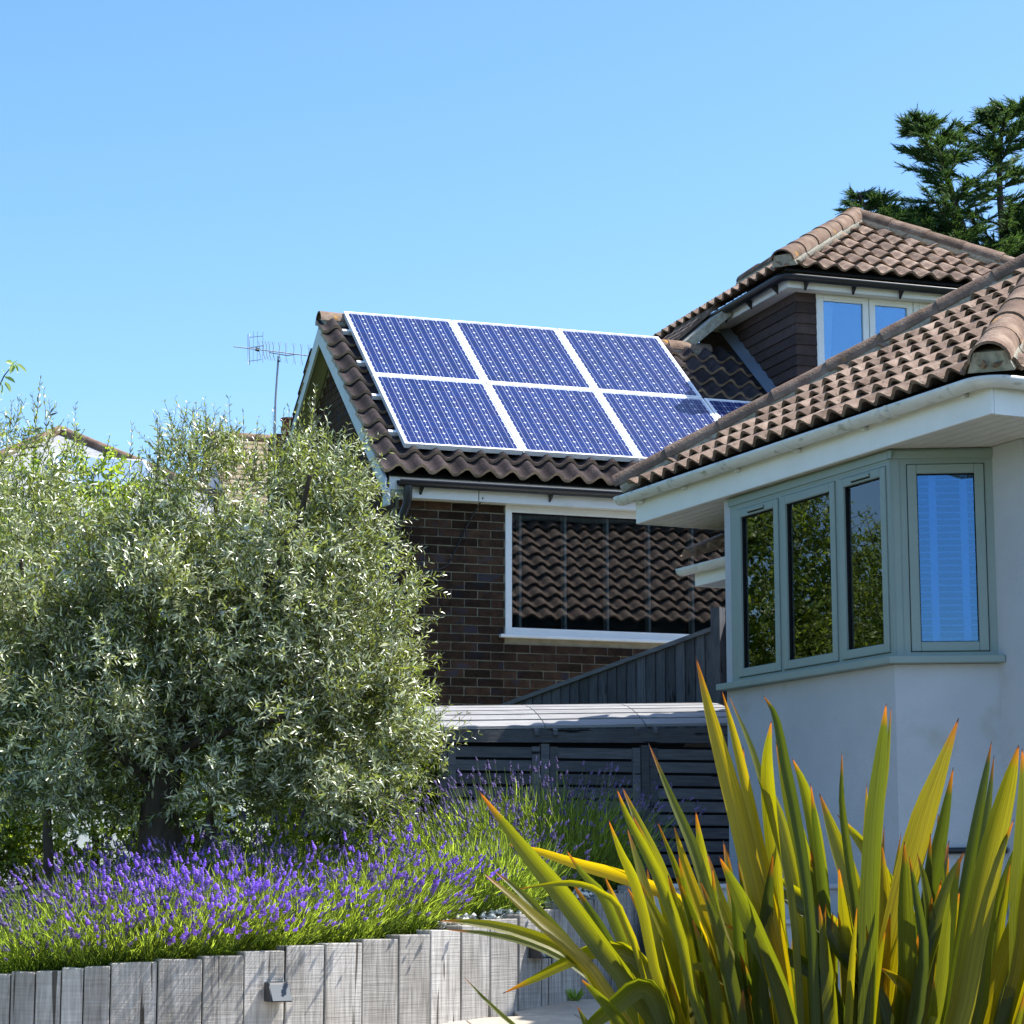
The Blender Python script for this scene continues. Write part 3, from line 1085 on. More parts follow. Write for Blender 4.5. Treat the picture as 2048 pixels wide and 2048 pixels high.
# far slope tiles: only their edge shows along the gable
bs2 = (BV * math.cos(BP) * -1 + Z * math.sin(BP))
facet(roofo, fB(4.2, BDEPTH + .2, zb_), -BU, bs2, (-BU).cross(bs2), 4.43, 2.9, 0.2, 0.27, 0, 0, TB, indiv=lambda x, s: False, stuffname='far_slope_tiles')
barrels(roofo, roofB(-.22, RIDGE, -.005), roofB(3.75, RIDGE, -.005))
# barge boards and gable soffit
for (va, za, vb, zb2) in ((-.16, zt(-.16), vr, zr), (BDEPTH + .16, zt(0.08) - (.08) * math.tan(BP), vr, zr)):
    b = MB()
    b.prism([fB(-.215, va, za - .045), fB(-.215, vb, zb2 - .03), fB(-.215, vb, zb2 - .21), fB(-.215, va, za - .20)], BU * 0.022)
    b.build('bargeboard', MT['barge'], bh)
    b = MB()
    b.prism([fB(-.192, va, za - .16), fB(-.192, vb, zb2 - .16), fB(-.192, vb, zb2 - .175), fB(-.192, va, za - .175)], BU * 0.145)
    b.build('gable_soffit', MT['gsoffit'], bh)
# boxed eave end
b = MB()
b.box(fB, -.19, -.165, -.17, -.02, -.56, -.42)
b.build('eave_box', MT['barge'], bh)
# fascia, soffit, gutter
b = MB()
b.box(fB, -.16, 0.62, -.12, -.10, -.482, -.30)
b.build('fascia', MT['upvc'], bh)
b = MB()
b.box(fB, 0.628, 3.7, -.12, -.10, -.482, -.30)
b.build('fascia', MT['upvc'], bh)
b = MB()
b.box(fB, -.04, 3.7, -.099, BW + .007, -.478, -.47)
b.build('eave_soffit', MT['soffit'], bh)
gz = -.345
gutter(bh, [fB(-.10, -.185, gz), fB(3.7, -.185, gz)], 0.058, MT['black'])
for u in (0.1, 1.25, 2.2):
    b = MB()
    b.prism([fB(u, -.12, gz), fB(u, -.22, gz - .05), fB(u, -.12, gz - .11)], BU * 0.018)
    b.build('gutter_bracket', MT['black'], bh)
# downpipe with swan neck
dp = [fB(-.02, -.19, gz - .05), fB(-.02, -.19, gz - .14), fB(-.02, -.16, -.56), fB(-.09, -.06, -.78), fB(-.11, -.03, -.9), fB(-.11, -.03, -3.2)]
MB().tube(dp, 0.037, 10).build('downpipe', MT['black'], bh)
# kitchen window
b = MB()
b.ring(fB, WU0, WU1, WZ0, WZ1, 0.058, BW - .012, BW + .06)
win = b.build('window', MT['upvc'], bh, bevel=0.003)
b = MB()
b.box(fB, WU0 + .05, WU1 - .05, BW + .018, BW + .024, WZ0 + .05, WZ1 - .05)
b.build('pane', MT['glass4'], win)
b = MB()
b.ring(fB, WU0 + .0581, WU1 - .0581, WZ0 + .0581, WZ1 - .0581, 0.008, BW + .002, BW + .017)
b.build('gasket', MT['gap'], win)
b = MB()
b.box(fB, WU0 - .055, WU1 + .05, BW - .05, BW + .01, WZ0 - .03, WZ0 - .004)
b.build('sill', MT['upvc'], win, bevel=0.003)
b = MB()
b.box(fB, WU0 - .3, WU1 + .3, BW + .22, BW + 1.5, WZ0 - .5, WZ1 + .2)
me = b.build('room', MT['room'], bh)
bl = thing('vertical_blind', 'row of pale vertical blind vanes behind the brick house window', 'blind', fB(1.1, BW + .1, WZ0))
for u in (1.06, 1.47, 1.86, 2.25, 2.66, 3.05):
    b = MB()
    b.box(fB, u, u + .022, BW + .085, BW + .17, WZ0 + .02, WZ1 - .02)
    b.build('vane', MT['vane'], bl)
# loose cable
cab = MB().tube([fB(.66, -.125, -.45), fB(.60, BW - .008, -.60), fB(.50, BW - .009, -.80), fB(.42, BW - .01, -.97), fB(.38, BW - .012, -1.03), fB(.31, BW - .03, -1.06), fB(.20, BW - .035, -1.075), fB(.06, BW - .03, -1.065), fB(-.03, BW - .02, -1.05)], 0.006, 6)
cab.build('loose_cable', MT['black'], label='thin black cable sagging across the brick wall below the fascia', cat='cable')

# ---- dormer
DU0, DV0 = 4.107, 0.906
dm = MB()
dm.box(fB, DU0 + .012, 6.9, DV0 + .03, DV0 + .10, 0.2, 1.02)
dm.box(fB, DU0 + .012, 4.318, DV0 + .012, DV0 + .10, 0.2, 1.90)
dm.box(fB, DU0 + .012, DU0 + .10, DV0 + .10, 4.2, 0.2, 1.90)
dormer = dm.build('dormer', MT['underlay'], bh)
for r in range(17):
    z0 = 0.25 + r * 0.103
    b = MB()
    pr = lambda k: (0.0 - 0.014 * (1 - k))
    b.hexa([fB(DU0 - .012, DV0 - .012, z0), fB(DU0 + .011, DV0 - .012, z0), fB(DU0 + .011, 3.2, z0), fB(DU0 - .012, 3.2, z0),
            fB(DU0 + .004, DV0 + .004, z0 + .112), fB(DU0 + .011, DV0 + .004, z0 + .112), fB(DU0 + .011, 3.2, z0 + .112), fB(DU0 + .004, 3.2, z0 + .112)])
    b.hexa([fB(DU0 + .0115, DV0 - .012, z0), fB(4.316, DV0 - .012, z0), fB(4.316, DV0 + .011, z0), fB(DU0 + .0115, DV0 + .011, z0),
            fB(DU0 + .0115, DV0 + .004, z0 + .112), fB(4.316, DV0 + .004, z0 + .112), fB(4.316, DV0 + .011, z0 + .112), fB(DU0 + .0115, DV0 + .011, z0 + .112)])
    b.build('tile_course', MT['hung'], dormer)
# lead soaker along the cheek
b = MB()
b.prism([roofB(DU0 - .10, 0.9, .075), roofB(DU0 + .0, 0.9, .13), roofB(DU0 + .0, 3.15, .13), roofB(DU0 - .10, 3.15, .075)], BN * 0.006)
b.build('lead_flashing', MT['lead'], bh)
# dormer windows
lights = [(4.33, 4.87), (4.878, 5.345), (5.353, 5.89), (5.898, 6.44)]
for k, (a, c) in enumerate(lights):
    wdt = 0.062
    b = MB()
    b.ring(fB, a, c, 0.98, 1.888, wdt, DV0 - .012, DV0 + .05)
    w_ = b.build('dormer_window', MT['upvc'], bh, bevel=0.003)
    b = MB()
    b.box(fB, a + wdt - .01, c - wdt + .01, DV0 + .008, DV0 + .014, 1.03, 1.84)
    b.build('pane', MT['glass2'], w_)
    if k % 2 == 0:
        b = MB()
        b.box(fB, a + .06, c - .06, DV0 - .022, DV0 - .0125, 1.848, 1.87)
        b.build('vent', MT['upvc'], w_)
b = MB()
b.box(fB, 4.3165, 4.329, DV0 - .014, DV0 + .05, 0.95, 1.888)
b.build('corner_trim', MT['upvc'], bh)
b = MB()
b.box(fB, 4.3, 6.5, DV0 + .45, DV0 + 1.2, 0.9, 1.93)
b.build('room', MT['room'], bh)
b = MB()
cv = []
for i in range(16):
    u = 4.36 + 0.012 * i
    cv += [fB(u, DV0 + .09 + .02 * math.sin(i * 1.7), 1.84), fB(u - .05 + 0.013 * (15 - i) * .2, DV0 + .09 + .02 * math.sin(i * 1.7), 1.03)]
b.add(cv, [(2 * i, 2 * i + 1, 2 * i + 3, 2 * i + 2) for i in range(15)], True)
b.build('window_curtain', MT['curtain'], label='pale net curtain gathered at the left of the dormer window', cat='curtain')
# dormer eaves
FZ0, FZ1 = 1.885, 1.985
b = MB(); b.box(fB, 3.95, 7.0, 0.75, 0.772, FZ0, FZ1); b.build('dormer_fascia', MT['upvc'], bh)
b = MB(); b.box(fB, 3.95, 3.972, 0.7725, 2.62, FZ0, FZ1); b.build('dormer_fascia', MT['upvc'], bh)
b = MB(); b.box(fB, 3.9725, 6.9, 0.7725, DV0 + .01, FZ0 + .004, FZ0 + .012); b.box(fB, 3.9725, DU0 + .005, DV0 + .0105, 2.62, FZ0 + .004, FZ0 + .012); b.build('dormer_soffit', MT['soffit'], bh)
gutter(bh, [fB(7.0, 0.685, 1.985), fB(4.0, 0.685, 1.985), fB(3.91, 0.695, 1.985), fB(3.885, 0.76, 1.985), fB(3.885, 2.7, 1.985)][::-1], 0.056, MT['black'], 'dormer_gutter')
for u in (4.12, 4.62, 5.12, 5.62, 6.1):
    b = MB(); b.prism([fB(u, .749, 1.95), fB(u, .66, 1.945), fB(u, .749, 1.865)], BU * 0.02); b.build('gutter_bracket', MT['black'], bh)
for v in (0.95, 1.55, 2.15):
    b = MB(); b.prism([fB(3.949, v, 1.95), fB(3.86, v, 1.945), fB(3.949, v, 1.865)], BV * 0.02); b.build('gutter_bracket', MT['black'], bh)
DQ = R(32.8)
du0, dv0, dz0, dL = 3.87, 0.665, 2.02, 3.15
kq = math.cos(DQ)
sl_len = dL / 2 / kq
TD = tile_mesh('tile', 0.2, 0.27, MT['tile'], hgt=0.052, lift=0.05, thick=0.022, pw=1.0)
deck = MB()
apx = fB(du0 + dL / 2, dv0 + dL / 2, dz0 + dL / 2 * math.tan(DQ))
bk = fB(du0 + dL / 2, 5.0, dz0 + dL / 2 * math.tan(DQ))
deck.add([fB(du0, dv0, dz0), fB(du0 + dL, dv0, dz0), apx, fB(du0, 5.0, dz0), bk, fB(du0 + dL, 5.0, dz0)], [(0, 1, 2), (3, 0, 2, 4), (1, 5, 4, 2)])
droof = deck.build('dormer_roof', MT['underlay'], bh)
es = BV * kq + Z * math.sin(DQ)
facet(droof, fB(du0, dv0, dz0 + .012), BU, es, BU.cross(es), dL, sl_len, 0.2, 0.27, kq, kq, TD)
es = BU * kq + Z * math.sin(DQ)
facet(droof, fB(du0, dv0 + 3.4, dz0 + .012), -BV, es, (-BV).cross(es), 3.4, sl_len, 0.2, 0.27, 0, kq, TD, indiv=lambda x, s: s < 0.1, stuffname='side_slope_tiles')
barrels(droof, fB(du0 - .02, dv0 - .02, dz0 + .085), apx + Z * .085)
barrels(droof, fB(du0 + dL + .02, dv0 - .02, dz0 + .085), apx + Z * .085)
barrels(droof, apx + Z * .09, bk + Z * .09)
# roof saddle where the dormer runs back over the main ridge
sad = [fB(3.42, vr - .02, zr + .02), fB(3.93, 2.0, 2.03), fB(3.93, 3.9, 2.05), fB(3.3, 3.9, 1.72)]
sd = MB(); sd.add(sad + [p - Z * .12 for p in sad], [(0, 1, 2, 3), (4, 7, 6, 5), (0, 4, 5, 1), (1, 5, 6, 2), (2, 6, 7, 3), (3, 7, 4, 0)])
sd.build('roof_saddle', MT['mortar'], bh)
ex_ = (sad[1] - sad[0]).normalized()
b = MB()
for i in range(9):
    p = sad[0].lerp(sad[1], i / 8.5) + Vector((0, 0, .03)) + (sad[3] - sad[0]) * 0.12
    for j in range(5):
        q = p + (sad[2] - sad[1]) * (0.05 + j * 0.1)
        b.box(frame(q, ex_, BV), 0, 0.085, 0, 0.16, -.02, .022 + .012 * (i % 2))
b.build('saddle_tiles', MT['tile'], bh, kind='stuff')

# ================================================================== SOLAR PANELS
PWID, PHGT, NCOL, NROW = 1.07, 1.36, 8, 12
cw, chh = (PWID - .085) / NCOL, (PHGT - .085) / NROW
a_, b_ = cw / 2 - .0022, chh / 2 - .0022
c_ = 0.012
cm = MB()
cm.add([(-a_ + c_, -b_, 0), (a_ - c_, -b_, 0), (a_, -b_ + c_, 0), (a_, b_ - c_, 0), (a_ - c_, b_, 0), (-a_ + c_, b_, 0), (-a_, b_ - c_, 0), (-a_, -b_ + c_, 0)], [tuple(range(8))])
cellmesh = cm.mesh('cell', MT['cell'], None, fix=False)
fm = MB()
fl = lambda u, v, z: Vector((u, v, z))
e = 0.008
fw = 0.028
fm.box(fl, e, fw, e, PHGT - e, -.045, 0.0)
fm.box(fl, PWID - fw, PWID - e, e, PHGT - e, -.045, 0.0)
fm.box(fl, fw, PWID - fw, e, fw, -.045, 0.0)
fm.box(fl, fw, PWID - fw, PHGT - fw, PHGT - e, -.045, 0.0)
framemesh = fm.mesh('frame', MT['alu'], None)
sm_ = MB()
sm_.box(fl, fw, PWID - fw, fw, PHGT - fw, -.012, -.006)
sheetmesh = sm_.mesh('back_sheet', MT['backsheet'], None)
PN = {(0, 1): 'solar panel at the upper left of the array, beside the gable', (1, 1): 'solar panel in the middle of the upper row',
      (2, 1): 'solar panel at the upper right of the array, corner shaded by the dormer', (0, 0): 'solar panel at the lower left of the array, above the eave tiles',
      (1, 0): 'solar panel in the middle of the lower row', (2, 0): 'third solar panel of the lower row, cut off by the white house roof',
      (3, 0): 'rightmost solar panel, a shaded sliver above the white house hip'}
for (i, j), lab in PN.items():
    org = BO + BU * (i * PWID) + BS * (j * PHGT)
    t = thing('solar_panel', lab, 'solar panel', org, 'solar panels on the brick house roof')
    Mp = mat4(BU, BS, BN, org)
    inst('frame', framemesh, t, Mp)
    inst('back_sheet', sheetmesh, t, Mp)
    for c in range(NCOL):
        for r in range(NROW):
            inst('cell', cellmesh, t, Mp @ Matrix.Translation((.0425 + cw * (c + .5), .0425 + chh * (r + .5), -.0045)))
for k, s in enumerate((0.32, 1.02, 1.70, 2.38)):
    t = MB()
    t.box(frame(BO + BS * s, BU, BN), -.06 - .01 * (k % 2), 4.1 if s < 1.3 else 3.18, -.085, -.046, 0, 0)
    o_ = BO + BS * s
    m_ = MB()
    fr = lambda u, v, z: o_ + BU * u + BN * v + BS * z
    m_.box(fr, -.062, 4.1 if s < 1.3 else 3.18, -.086, -.0465, -.02, .02)
    m_.build('mounting_rail', MT['alu'], label=['lowest', 'second lowest', 'second highest', 'highest'][k] + ' aluminium mounting rail, its end showing left of the solar panels', cat='rail', group='rails under the solar panels')

# ================================================================== WHITE HOUSE
wh = thing('white_house', 'cream rendered house with sage bay window and hipped tile roof at the right', 'house', fW(0, -2, 1.6))
SOF = 4.49
b = MB()
b.box(fW, 0.0, 2.18, -.12, 0, 0.9, 3.072)
b.box(fW, 2.098, 2.18, -.12, 0, 3.072, SOF - .004)
b.box(fW, 2.06, 2.18, -.8, -.12, 0.9, SOF - .004)
b.box(fW, 2.18, 3.05, -.72, -.60, 0.9, 4.1)
b.build('bay_wall', MT['render'], wh)
b = MB()
b.box(fW2, 0.0, 0.668, -.12, 0, 0.9, 3.072)
b.build('bay_return_wall', MT['render'], wh)
b = MB()
b.box(fW, -.66, -.325, -.70, -.572, 0.9, SOF - .004)
b.box(fW, -.66, -.54, -7.5, -.70, 0.9, SOF - .004)
b.box(fW, 3.0, 3.05, -7.5, -.7205, 0.9, SOF - .004)
b.build('main_wall', MT['render'], wh)
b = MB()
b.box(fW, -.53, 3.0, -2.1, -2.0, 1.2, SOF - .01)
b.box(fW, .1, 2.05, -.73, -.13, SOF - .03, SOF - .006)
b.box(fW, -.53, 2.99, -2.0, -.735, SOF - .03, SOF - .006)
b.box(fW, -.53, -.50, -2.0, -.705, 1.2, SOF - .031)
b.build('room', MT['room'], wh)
# plinth and waste pipe
b = MB()
b.box(fW2, 0.02, 0.66, 0.0, 0.018, 0.9, 1.62)
b.box(fW, 0.0, 2.2, 0.0, 0.018, 0.9, 1.62)
b.build('plinth', MT['stepmat'], wh)
MB().tube([fW2(0.20, 0.035, 1.88), fW2(0.67, 0.035, 1.885)], 0.018, 8).build('waste_pipe', MT['black'], wh)
# soffit boards
for k in range(8):
    o1 = 0.062 - k * 0.094
    b = MB()
    b.box(fW, -1.22 + .002, 3.41, o1 - .085, o1, SOF + random.uniform(0, .001), SOF + .008)
    b.build('soffit_board', MT['soffit'], wh)
b = MB()
b.box(fW, -1.22, 3.41, -.72, .062, SOF + .009, SOF + .016)
b.box(fW, -1.22, -.66, -7.0, -.72, SOF + .001, SOF + .016)
b.build('soffit_backing', MT['gsoffit'], wh)
# fascia boards
b = MB(); b.box(fW, -1.245, 3.43, .063, .085, SOF - .008, 4.69); b.build('fascia', MT['upvc'], wh, bevel=0.003)
b = MB(); b.box(fW, -1.245, -1.223, -7.0, .0625, SOF - .008, 4.67); b.build('fascia', MT['upvc'], wh)
b = MB(); b.box(fW, 3.408, 3.43, -.74, .0625, SOF - .008, 4.67); b.build('fascia', MT['upvc'], wh)
# gutter, rounding the near corner
GZ = 4.70
gp = [fW(3.56, .155, GZ + .006), fW(1.0, .155, GZ + .004), fW(-1.16, .155, GZ)]
for i in range(1, 8):
    a = R(90 * i / 8)
    gp.append(fW(-1.16 - .145 * math.sin(a), .155 - .145 * (1 - math.cos(a)), GZ))
gp += [fW(-1.305, -.02, GZ), fW(-1.305, -6.5, GZ)]
gutter(wh, gp, 0.056, MT['gutter'])
for t, L, rr in ((3.50, .05, .066), (3.36, .02, .064), (2.62, .022, .065), (1.82, .022, .065), (0.98, .022, .065), (0.14, .022, .065), (-.17, .10, .067), (-.30, .03, .069), (-.98, .022, .065)):
    collar(wh, fW(t, .155, GZ + .006 - (3.56 - t) * .0014), -WD, rr * .92, MT['gutter'], L * WK, 'gutter_clip')
for o in (-.22, -.42):
    collar(wh, fW(-1.305, o, GZ), -WN, .061, MT['gutter'], .03, 'gutter_clip')
for t in (3.3, 2.6, 1.8, .96, .12, -1.0):
    b = MB(); b.box(fW, t - .02, t + .02, .0852, .125, 4.625, 4.645); b.build('gutter_bracket', MT['gutter'], wh)
# roof
WQ = R(33.0)
kq = math.cos(WQ)
WL = 4.82
h_ap = WL / 2 * math.tan(WQ)
EZ = 4.712
apw = fW(3.50 - WL / 2, .14 - WL / 2, EZ + h_ap)
bkw = fW(3.50 - WL / 2, -6.6, EZ + h_ap)
E0, E1 = fW(3.50, .14, EZ), fW(3.50 - WL, .14, EZ)
F0, F1 = fW(3.50, -6.6, EZ), fW(3.50 - WL, -6.6, EZ)
b = MB()
dn = Z * 0.02
b.add([E0 - dn, E1 - dn, apw - dn, F0 - dn, F1 - dn, bkw - dn], [(0, 1, 2), (3, 0, 2, 5), (1, 4, 5, 2)])
wroof = b.build('roof', MT['underlay'], wh)
TWW, TWG = 0.172, 0.25
TW = tile_mesh('tile', TWW, TWG, MT['tile'], hgt=0.05, lift=0.056, thick=0.024, pw=0.8)
slw = WL / 2 / kq
es = WN * -kq + Z * math.sin(WQ)
facet(wroof, E0, -WD, es, (-WD).cross(es), WL * WK, slw * WK, TWW, TWG, kq, kq, TW, x0=0.05)
es = WD * -kq + Z * math.sin(WQ)
facet(wroof, F0, WN, es, WN.cross(es), 6.74 * WK, slw * WK, TWW, TWG, 0, kq, TW, indiv=lambda x, s: False, stuffname='far_slope_tiles')
es = WD * kq + Z * math.sin(WQ)
facet(wroof, E1, -WN, es, (-WN).cross(es), 6.74 * WK, slw * WK, TWW, TWG, kq, 0, TW, indiv=lambda x, s: False, stuffname='near_slope_tiles')
up_ = Z * 0.065
barrels(wroof, E0 + up_ + (E0 - apw).normalized() * .04, apw + up_)
barrels(wroof, E1 + up_ + (E1 - apw).normalized() * .02, apw + up_)
barrels(wroof, apw + up_, bkw + up_)

# lower wing roof glimpsed past the bay
b = MB(); b.box(fW, 2.25, 3.62, -.56, -.54, 4.045, 4.19); b.build('wing_fascia', MT['upvc'], wh)
b = MB(); b.box(fW, 3.598, 3.62, -1.6, -.5605, 4.045, 4.19); b.build('wing_fascia', MT['upvc'], wh)
gutter(wh, [fW(3.72, -.475, 4.19), fW(2.2, -.475, 4.185)], .05, MT['gutter'], 'wing_gutter')
es = WN * -kq + Z * math.sin(WQ)
facet(wh, fW(3.70, -.49, 4.235), -WD, es, (-WD).cross(es), 1.3, .24, TWW, TWG, 0, 0, TW)


# bay window joinery
def casement(parent, fr, a, c, z0, z1, vent=False, sash=0.066, gm_='glass'):
    b = MB()
    b.ring(fr, a + .005, c - .005, z0 + .005, z1 - .005, sash - .005, -.05, .012)
    s_ = b.build('casement', MT['sage'], parent, bevel=0.004)
    b = MB()
    b.ring(fr, a + sash - .001, c - sash + .001, z0 + sash - .001, z1 - sash + .001, 0.006, -.03, -.006)
    b.build('gasket', MT['gap'], parent)
    b = MB()
    b.box(fr, a + sash - .006, c - sash + .006, -.026, -.020, z0 + sash - .006, z1 - sash + .006)
    b.build('pane', MT[gm_], parent)
    if vent:
        m_ = (a + c) / 2
        b = MB()
        b.box(fr, m_ - .11, m_ + .11, .0125, .026, z1 - .045, z1 - .022)
        b.build('trickle_vent', MT['sage'], parent, bevel=0.003)
        b = MB()
        b.box(fr, m_ - .11, m_ + .11, .013, .019, z1 - .053, z1 - .0455)
        b.build('vent_slot', MT['gap'], parent)


ZS0, ZS1 = 3.150, 4.385
b = MB()
for a, c in ((2.0, 2.097), (1.368, 1.400), (0.612, 0.655), (-.002, 0.036)):
    b.box(fW, a, c, -.07, 0, 3.1165, ZS1 + .02)
b.box(fW, 0.0365, 1.9995, -.07, -.0005, 3.1165, ZS0 + .001)
b.box(fW, -.002, 2.097, -.07, .001, ZS1 + .0205, SOF - .006)
b.box(fW, 0.0365, 1.9995, -.07, -.0005, ZS1 - .001, ZS1 + .020)
bay = b.build('bay_window', MT['sage'], wh)
b = MB()
b.box(fW, -.04, 2.11, .0015, .012, ZS1 + .036, SOF - .02)
b.box(fW2, -.012, .668, .002, .012, ZS1 + .036, SOF - .02)
b.build('head_board', MT['sage'], bay)
b = MB()
b.box(fW, 0.036, 2.0, -.045, -.035, ZS0 - .01, ZS1 + .01)
for a, c, v in ((1.400, 2.0, True), (0.655, 1.368, False), (0.036, 0.612, True)):
    g_ = MB(); g_.ring(fW, a + .0002, c - .0002, ZS0 + .0012, ZS1 - .0012, .02, -.06, -.0515); g_.build('gasket', MT['gap'], bay)
    casement(bay, fW, a, c, ZS0, ZS1, v)
b = MB()
for a, c in ((0.0, 0.108), (0.612, 0.668)):
    b.box(fW2, a, c, -.07, .0, 3.1165, ZS1 + .02)
b.box(fW2, 0.1085, 0.6115, -.07, -.0005, 3.1165, ZS0 + .001)
b.box(fW2, 0.0, 0.668, -.07, .0012, ZS1 + .0205, SOF - .006)
b.box(fW2, 0.1085, 0.6115, -.07, -.0005, ZS1 - .001, ZS1 + .020)
b.box(fW2, 0.018, 0.062, .0005, .006, 3.118, ZS1 + .0345)
ret = b.build('bay_window_return', MT['sage'], wh)
g_ = MB(); g_.ring(fW2, .1087, .6113, ZS0 + .0012, ZS1 - .0012, .02, -.06, -.0515); g_.build('gasket', MT['gap'], ret)
casement(ret, fW2, 0.1085, 0.6115, ZS0, ZS1, False, gm_='glass3')
# continuous sill
b = MB()
pl_ = [fW(2.215, .075, 3.074), fW(2.215, -.05, 3.074), fW(0.0, -.05, 3.074), fW2(0.70, -.05, 3.074), fW2(0.70, .075, 3.074), fW2(-.035, .075, 3.074)]
b.prism(pl_, Z * 0.042)
b.build('sill', MT['sage'], wh, bevel=0.004)


def blind(name_lab, fr, a, c, tapes, o=-.065):
    t = thing('venetian_blind', name_lab, 'blind', fr((a + c) / 2, o, ZS0), 'venetian blinds in the bay window')
    sm = MB()
    w = c - a
    sm.hexa([Vector(p) for p in ((0, -.025, .000), (w, -.025, .000), (w, .025, -.003), (0, .025, -.003), (0, -.025, .003), (w, -.025, .003), (w, .025, .0035), (0, .025, .0035))])
    P0, PX, PY = fr(a, o, 0), fr(a + 1, o, 0) - fr(a, o, 0), fr(a, o + 1, 0) - fr(a, o, 0)
    sme = sm.mesh('slat', MT['blind'], None)
    z = ZS0 + .09
    while z < ZS1 - .05:
        inst('slat', sme, t, mat4(PX, PY, Z, fr(a, o, z)))
        z += 0.0435
    for tp in tapes:
        b = MB()
        b.box(fr, tp - .024, tp + .024, o + .0262, o + .0272, ZS0 + .06, ZS1 - .03)
        b.build('ladder_tape', MT['blind'], t)


blind('white venetian blind behind the far light of the three, beside the bay end', fW, 1.44, 1.96, (1.71, 1.55))
blind('white venetian blind behind the widest, middle light of the bay', fW, 0.70, 1.33, (0.86, 1.2))
blind('white venetian blind behind the bay light next to the corner post', fW, 0.08, 0.57, (0.46, 0.36))
blind('white venetian blind in the single window facing the camera', fW2, 0.13, 0.59, (0.275, 0.475))

# ================================================================== FENCE
FR_, FL_ = at(1452, 1249, 17.45), at(978, 1423, 18.85)
fd = Vector((FL_.x - FR_.x, FL_.y - FR_.y, 0))
flen = fd.length
fd.normalize()
fn = Vector((fd.y, -fd.x, 0))
if fn.y > 0:
    fn = -fn
ff = frame((FR_.x, FR_.y, 0), fd, fn)
ztop = lambda u: FR_.z + (FL_.z - FR_.z) * u / flen
fence = thing('closeboard_fence', 'dark closeboard fence with sloping top between brick house and white house', 'fence', (FR_.x, FR_.y, 1.7))
nb = 25
bw = flen / nb
for i in range(-2, nb + 2):
    u0, u1 = i * bw, (i + 1) * bw + .018
    k = random.uniform(0, .003)
    b = MB()
    b.hexa([ff(u0, .000 + k, 1.6), ff(u1, .000 + k, 1.6), ff(u1, .006 + k, 1.6), ff(u0, .019 + k, 1.6),
            ff(u0, .000 + k, ztop(u0) - .02), ff(u1, .000 + k, ztop(u1) - .02), ff(u1, .006 + k, ztop(u1) - .02), ff(u0, .019 + k, ztop(u0) - .02)])
    b.build('board', MT['stain'], fence)
b = MB()
b.hexa([ff(-.2, -.03, ztop(-.2) - .019), ff(flen + .1, -.03, ztop(flen + .1) - .019), ff(flen + .1, .04, ztop(flen + .1) - .019), ff(-.2, .04, ztop(-.2) - .019),
        ff(-.2, -.03, ztop(-.2) + .014), ff(flen + .1, -.03, ztop(flen + .1) + .014), ff(flen + .1, .04, ztop(flen + .1) + .014), ff(-.2, .04, ztop(-.2) + .014)])
b.build('capping_rail', MT['slat'], fence)
b = MB(); b.box(ff, -.02, .06, .0425, .12, 1.6, FR_.z + .12); b.build('post', MT['stain'], fence)

# ================================================================== BIN STORE
ba = R(13)
_bk = 0.968  # store shrunk towards the camera, bringing its lids into the house's shadow
_bu, _bv = Vector((math.cos(ba), math.sin(ba), 0)) * _bk, Vector((-math.sin(ba), math.cos(ba), 0)) * _bk
fbn = lambda u, v, z: Vector((-0.474, 15.92, 0)) + _bu * u + _bv * v + Z * (CAMZ + (z - CAMZ) * _bk)
bins = thing('bin_store', 'low slatted timber bin store with pale slatted lids, in front of the fence', 'bin store', fbn(1.1, .4, 1.68))
BLN = 2.22
tilt = lambda u: 0.03 * u
b = MB()
b.box(fbn, 0.02, BLN - .02, .045, .06, 1.70, 2.66)
b.box(fbn, 0.02, BLN, .80, .82, 1.70, 2.75)
b.box(fbn, 0.0, .02, .045, .82, 1.70, 2.70)
b.build('carcass', MT['gap'], bins)  # black sheets stand in for the shade inside the store
b = MB()
b.hexa([fbn(-.03, -.03, 2.665), fbn(BLN, -.03, 2.69), fbn(BLN, .03, 2.69), fbn(-.03, .03, 2.665), fbn(-.03, -.03, 2.745), fbn(BLN, -.03, 2.80), fbn(BLN, .03, 2.80), fbn(-.03, .03, 2.745)])
b.build('header_rail', MT['slat'], bins)
bayw = BLN / 3
for k in range(4):
    u = k * bayw
    b = MB(); b.box(fbn, u - .03 if k else -.02, u + .03, -.02, .045, 1.66, 2.664); b.build('post', MT['slat'], bins)
for k in range(3):
    u0, u1 = k * bayw + .036, (k + 1) * bayw - .036
    b = MB()
    b.box(fbn, u0 + .02, u1 - .02, .0185, .03, 1.72, 2.645)
    door = b.build('door', MT['gap'], bins)  # black backing painted as the shade between door slats
    for ua in (u0, u1 - .058):
        b = MB(); b.box(fbn, ua, ua + .058, -.012, .018, 1.72, 2.645); b.build('stile', MT['slat'], door)
    z = 2.565
    while z > 1.72:
        b = MB(); b.box(fbn, u0 + .0585, u1 - .0585, -.004 + random.uniform(-.002, .002), .014, z, z + .074); b.build('slat', MT['slat'], door)
        z -= 0.0935
    if k:
        b = MB(); b.box(fbn, u0 + .01, u0 + .05, -.024, -.0125, 2.2, 2.24); b.build('hinge', MT['black'], door)
